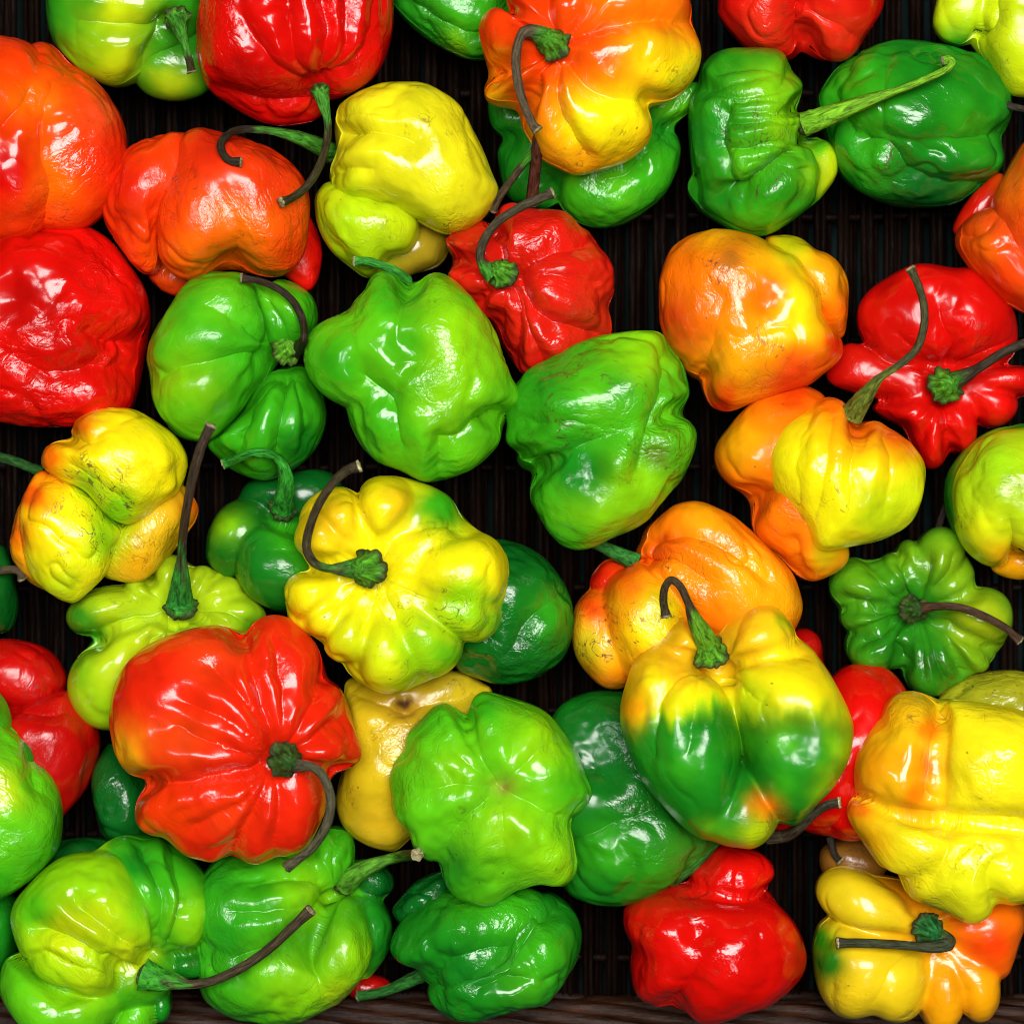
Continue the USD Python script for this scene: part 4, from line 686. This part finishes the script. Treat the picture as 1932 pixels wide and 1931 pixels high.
pepper('smooth scarlet pepper with three knobs at the bottom, beside the basket rim', RED,
  [dict(outline='1300,1648 1327,1619 1357,1592 1394,1595 1431,1605 1455,1625 1461,1648 1447,1672 1420,1700 1360,1710 1310,1690', z=180, H=95, de=[(1380,1620,30,-5)]),
   dict(outline='1176,1720 1196,1700 1230,1682 1270,1668 1330,1660 1400,1665 1450,1680 1470,1708 1494,1732 1512,1763 1520,1800 1512,1834 1485,1867 1445,1897 1401,1911 1357,1921 1317,1923 1284,1911 1257,1902 1237,1900 1213,1884 1196,1860 1190,1820 1193,1787 1178,1753', z=195, H=160, de=[(1317,1765,38,24), (1390,1800,70,-10), (1260,1740,50,-10), (1450,1750,45,-12), (1230,1860,40,-10)], cr=[('1262,1908 1290,1860 1320,1820', 16, 55, .3), ('1450,1672 1400,1690 1300,1680', 10, 40)])],
  [(1280,1670,50,DRED,.4)], wr=.3, gloss=-.02, scars=[(1350,1860,40,.4),(1260,1890,50,.3)], k=10)
pepper('long dark green pepper under the tricoloured one, reaching to the red below', (.006,.145,.007),
  [dict(outline='1020,1400 1042,1347 1069,1320 1112,1303 1146,1300 1200,1310 1240,1380 1270,1480 1330,1560 1352,1590 1320,1630 1280,1660 1247,1680 1206,1699 1166,1711 1129,1709 1092,1696 1065,1672 1030,1600 1010,1500', z=170, H=140, c=(1160,1520), cr=[('1060,1600 1150,1560 1260,1520', 9, 60, .6)], de=[(1120,1410,95,42), (1160,1450,50,8)])],
  [(1150,1400,90,DGR,.9), (1150,1600,60,GRN,.8), (1240,1640,60,GRN,.5), (1290,1600,40,(.05,.20,.01),.5)], wr=.9,
  stem=dict(p='1355,1584 1335,1604 1310,1630 1282,1652 1262,1668', z=170, lift=[40, 42, 40, 36, 20], r0=9, r1=13, green=2, gcol=(.02,.09,.008), pale=.3))
pepper('light-green flower-shaped pepper seen from its brown blossom end, bottom centre', LGR,
  [dict(outline='733,1471 740,1444 763,1417 768,1387 787,1367 807,1340 825,1327 845,1327 862,1340 877,1352 884,1333 893,1312 911,1303 934,1308 978,1320 1022,1337 1052,1364 1075,1394 1092,1424 1102,1458 1117,1484 1116,1505 1102,1531 1082,1552 1086,1585 1091,1625 1082,1652 1062,1671 1038,1668 1012,1670 965,1683 931,1704 901,1709 871,1699 850,1680 834,1652 826,1630 800,1619 780,1595 773,1568 753,1548 738,1524', z=285, H=135, c=(940,1490), soft=.8,
    cr=[('938,1478 905,1420 882,1365', 15, 55, .6), ('955,1495 1010,1520 1070,1548', 14, 60, .6), ('925,1500 860,1560 836,1615', 13, 60, .6), ('955,1475 1000,1430 1075,1390', 7, 55), ('925,1488 850,1480 740,1500', 8, 60), ('945,1505 950,1580 965,1660', 6, 55), ('950,1480 970,1400 985,1325', 5, 50), ('930,1480 860,1420 815,1345', 6, 50)], de=[(944,1488,30,12), (1010,1590,60,-8), (850,1440,50,-8)])],
  [(1010,1400,60,LIM), (960,1560,70,LIM), (1050,1620,60,LIM,.9), (860,1450,50,LIM,.6), (800,1350,50,GRN,.8), (905,1330,40,GRN), (850,1640,50,MGR,.9), (880,1680,50,GRN,.5), (945,1487,13,(.16,.10,.02)), (950,1480,30,(.26,.32,.02),.6), (1095,1490,40,GRN,.6)], scars=[(900,1530,40,.5)], wr=.65)
pepper('wet-looking green pepper below the light-green flower-shaped one, over the rim', MGR,
  [dict(outline='735,1787 743,1763 760,1736 793,1709 840,1680 920,1670 990,1670 1030,1690 1040,1720 1010,1770 960,1830 900,1870 830,1870 800,1856 790,1840 784,1827 767,1817 746,1807', z=200, H=120, cr=[('800,1856 850,1815 900,1800 960,1790', 10, 50)], spots=[(960,1720,60,GRN),(900,1700,50,GRN)]),
   dict(outline='814,1887 808,1865 830,1835 890,1810 950,1770 985,1700 1030,1680 1065,1698 1082,1716 1094,1746 1096,1780 1084,1820 1062,1854 1028,1887 995,1899 945,1912 894,1922 857,1924 830,1908', z=190, H=140, c=(960,1810), cr=[('1060,1700 1010,1740 970,1800 950,1850', 12, 48), ('900,1870 940,1850 990,1850', 8, 40)], spots=[(1020,1790,60,GRN)]),
   dict(outline='740,1720 757,1693 790,1660 850,1640 860,1690 800,1720 760,1745', z=150, H=60, base=DGR)],
  [(860,1880,50,MGR), (880,1820,40,DGR,.5), (990,1850,50,LGR,.4)], wr=.85,
  stem=dict(p='800,1838 780,1846 750,1860 715,1872 675,1878', z=110, lift=[30, 20, 10, 5, 0], r0=16, r1=12, neck=.5, green=2, gcol=(.015,.10,.012)))
pepper('dull ochre pepper with a dark pit, behind the scarlet and light-green ones', OCH,
  [dict(outline='636,1500 650,1430 655,1350 648,1290 680,1272 740,1270 803,1268 844,1264 885,1270 915,1288 930,1305 915,1400 850,1530 780,1580 755,1602 733,1606 693,1593 662,1575 642,1545', z=150, H=115, c=(760,1430), de=[(760,1327,18,22), (700,1350,40,-5)], cr=[('755,1330 700,1320 660,1300', 8, 40), ('770,1330 830,1320 900,1300', 8, 40)])],
  [(860,1290,50,(.50,.36,.012)), (700,1560,60,(.58,.36,.01)), (760,1340,60,(.30,.12,.012),.6), (760,1328,12,(.06,.02,.008))], scars=[(760,1400,50,.9),(840,1290,40,.6)], wr=.4, gloss=.03)
pepper('small red shape half buried beside the rim, bottom centre left', DRED, [dict(outline='650,1850 680,1838 720,1842 740,1860 715,1880 665,1878', z=75, H=40)], wr=.2)
pepper('large scarlet pepper fanned with creases round its bent grey stem, lower left', (.68,.016,.003),
  [dict(outline='213,1300 225,1270 247,1240 285,1213 336,1193 386,1181 420,1181 446,1190 462,1191 477,1169 514,1156 544,1163 571,1186 594,1213 608,1247 616,1280 638,1293 651,1315 660,1340 672,1380 685,1414 683,1436 668,1450 634,1460 622,1480 616,1518 604,1552 584,1589 551,1612 504,1626 470,1629 443,1621 403,1622 353,1612 312,1582 289,1576 265,1562 255,1538 258,1505 270,1479 242,1458 222,1424 212,1390 206,1350', z=320, H=165, c=(440,1400),
    cr=[('505,1452 420,1475 330,1484 270,1479', 20, 56, .9), ('500,1440 420,1410 320,1370', 11, 50, .6), ('508,1425 440,1365 340,1320', 10, 44, .6), ('520,1412 470,1330 400,1250', 11, 44, .7), ('530,1408 495,1310 464,1195', 15, 46, .9), ('545,1405 540,1310 520,1200', 10, 40, .7), ('560,1410 590,1340 610,1270', 13, 44, .8), ('570,1420 620,1380 660,1345', 14, 42, .9), ('572,1438 620,1450 668,1450', 12, 40, .9), ('512,1462 460,1520 360,1570', 10, 44, .7), ('520,1470 485,1540 440,1618', 14, 46, .8), ('535,1475 530,1550 520,1620', 10, 44, .7), ('515,1465 430,1500 330,1540', 7, 36, .6)])],
  [(235,1430,50,(.80,.30,.006)), (300,1560,55,ORED,.8), (340,1400,60,(.74,.06,.004),.7), (400,1230,60,(.72,.04,.004)), (330,1530,50,ORED,.8), (430,1540,50,(.74,.05,.004),.5)], wr=.3, cap=dict(at=(538,1433), r=34, lean=.3, sink=26, col=(.02,.06,.008)),
  stem=dict(p='545,1440 566,1444 590,1447 612,1468 624,1510 616,1556 592,1594 565,1618 541,1636', lift=[18, 40, 46, 50, 52, 50, 44, 36, 26], r0=15, r1=10, neck=.15, green=-1, bcol=(.060,.055,.028), pale=.35))
pepper('wide lime-green pepper with a green stem pointing right, along the bottom', GRN,
  [dict(outline='368,1760 366,1700 378,1650 420,1612 500,1598 585,1600 628,1640 640,1690 625,1745 600,1800 640,1850 646,1884 621,1899 571,1922 524,1929 470,1922 420,1905 384,1872 372,1820', z=190, H=150, c=(500,1760), cr=[('640,1675 600,1735 540,1780 430,1810', 20, 60, .6), ('630,1650 560,1650 470,1665', 13, 54), ('600,1700 540,1715 440,1715', 8, 44)]),
   dict(outline='600,1760 625,1700 652,1684 684,1700 704,1740 711,1780 700,1820 676,1854 646,1882 610,1890 575,1850', z=180, H=125, spots=[(670,1800,60,LIM)]),
   dict(outline='670,1700 690,1684 722,1703 741,1743 735,1787 712,1825 690,1840 690,1760', z=145, H=80, base=MGR),
   dict(outline='570,1640 590,1585 628,1556 660,1570 668,1612 655,1655 640,1680 600,1690', z=165, H=80, cr=[('640,1560 635,1610 640,1655', 10, 30)]),
   dict(outline='660,1640 690,1618 735,1640 740,1680 690,1690', z=120, H=60, base=DGR)],
  [(560,1660,70,LGR), (590,1690,50,LIM,.8), (560,1860,80,LIM,.8), (430,1760,50,MGR,.7), (470,1690,50,GRN), (640,1870,40,LEM,.6), (640,1750,30,GRN,.8), (400,1650,50,MGR,.6)], wr=.75, cap=dict(at=(652,1664), r=24, lean=.9, sink=6, col=(.08,.24,.012)),
  stem=dict(p='648,1668 675,1646 708,1630 750,1616 787,1612', lift=[0, 45, 60, 50, 30], r0=25, r1=12, neck=.6, green=.8, gcol=(.06,.20,.012)), k=6)
pepper('shiny lime pepper with a long straight brown stem, bottom left corner', LIM,
  [dict(outline='22,1740 30,1700 67,1656 101,1625 134,1612 188,1607 228,1615 258,1646 285,1682 305,1716 312,1753 302,1783 276,1802 268,1822 242,1828 228,1862 196,1878 134,1867 84,1842 44,1800', z=290, H=140, c=(175,1735), cr=[('60,1750 117,1770 175,1805 232,1826', 18, 54, .8), ('140,1700 205,1750 262,1795', 12, 44, .8), ('70,1800 130,1830 200,1850', 10, 40)], de=[(255,1805,24,-14), (190,1670,60,-5)]),
   dict(outline='185,1610 218,1578 269,1573 312,1582 356,1612 386,1649 406,1699 403,1753 379,1787 336,1801 300,1795 270,1720 220,1650', z=235, H=120, c=(320,1690), base=GRN, cr=[('335,1590 362,1680 330,1785', 15, 40, .9), ('270,1585 312,1680 300,1770', 12, 38, .8)], spots=[(370,1740,50,LIM,.8),(260,1620,40,MGR)]),
   dict(outline='322,1813 340,1795 376,1793 392,1813 385,1838 350,1846 326,1835', z=235, H=45, base=MGR),
   dict(outline='0,1847 6,1820 24,1800 80,1830 150,1860 225,1860 252,1850 248,1880 232,1900 190,1945 90,1950 40,1930 10,1885', z=255, H=110, c=(125,1890), base=LGR, spots=[(110,1870,50,LIM,.8)]),
   dict(outline='215,1930 240,1888 268,1870 290,1878 295,1912 285,1945 240,1965', z=225, H=60, base=LGR),
   dict(outline='292,1880 304,1866 322,1876 325,1904 312,1926 298,1922', z=215, H=36, base=MGR),
   dict(outline='60,1780 150,1760 250,1740 330,1780 345,1830 310,1880 260,1900 200,1900 110,1890 50,1850', z=225, H=100, base=GRN)],
  [(130,1760,60,LEM), (200,1740,50,LEM,.8), (245,1810,45,LEM), (160,1850,50,LEM,.6), (60,1710,40,LGR), (270,1700,40,LGR,.7)], scars=[(35,1760,24,.8)], wr=.4, gloss=-.02, cap=dict(at=(278,1842), r=24, lean=.9, sink=2, col=(.03,.20,.012)),
  stem=dict(p='270,1838 300,1848 325,1851 363,1857 410,1847 463,1820 512,1785 554,1746 586,1716', lift=[0, 12, 20, 30, 40, 50, 62, 76, 86], r0=30, r1=10.5, neck=.24, green=.12, gcol=(.03,.22,.012), bcol=(.050,.036,.018)), k=5)
pepper('green pepper with a yellow blush on the left edge, above the shiny lime one', LGR,
  [dict(outline='-60,1360 -20,1345 30,1380 60,1412 78,1442 97,1466 111,1500 116,1540 112,1592 98,1622 70,1652 30,1682 -15,1700 -70,1680 -110,1550 -100,1430', z=295, H=130, c=(10,1530), cr=[('60,1420 75,1470 100,1500', 7, 36)]),
   dict(outline='-20,1300 5,1315 20,1350 24,1395 10,1420 -30,1420 -50,1340', z=280, H=60, base=GRN),
   dict(outline='28,1400 45,1392 60,1410 62,1440 40,1450', z=285, H=34, base=MGR)],
  [(15,1490,40,LEM), (90,1620,50,GRN), (60,1480,40,LGR), (0,1680,50,GRN)], scars=[(60,1620,60,.5)], wr=.6)
pepper('plain red pepper behind the green one with the yellow blush', (.46,.003,.002),
  [dict(outline='-40,1225 0,1206 50,1210 91,1226 117,1257 126,1290 100,1330 40,1340 -30,1320', z=165, H=90),
   dict(outline='0,1330 40,1312 100,1304 134,1302 161,1327 181,1364 188,1407 178,1451 161,1491 134,1525 112,1544 80,1530 30,1480 -10,1400', z=180, H=120, cr=[('20,1330 80,1345 150,1330', 7, 40)])],
  [(100,1450,60,DRED,.5)], wr=.25)
pepper('dark green pepper at the left edge with a curled brown stem end', DGR,
  [dict(outline='-60,1050 0,1029 15,1052 28,1106 33,1146 23,1186 0,1197 -50,1210 -90,1130', z=170, H=90)], wr=.3,
  stem=dict(p='-20,1080 0,1077 20,1074 36,1078 42,1092', z=250, lift=[0, 2, 4, 4, -2], r0=9, r1=9, green=-1, bcol=(.06,.045,.022)))
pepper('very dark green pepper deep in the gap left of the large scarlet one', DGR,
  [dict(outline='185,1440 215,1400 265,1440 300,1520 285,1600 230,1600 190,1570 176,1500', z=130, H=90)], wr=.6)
pepper('shaded green pepper at the left edge, below the one with the yellow blush', MGR,
  [dict(outline='-60,1700 -10,1680 25,1690 40,1730 30,1800 -10,1850 -60,1840', z=170, H=80)], wr=.3)
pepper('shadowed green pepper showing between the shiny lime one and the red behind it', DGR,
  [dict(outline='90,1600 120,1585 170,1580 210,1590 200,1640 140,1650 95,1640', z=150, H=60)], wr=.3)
build()
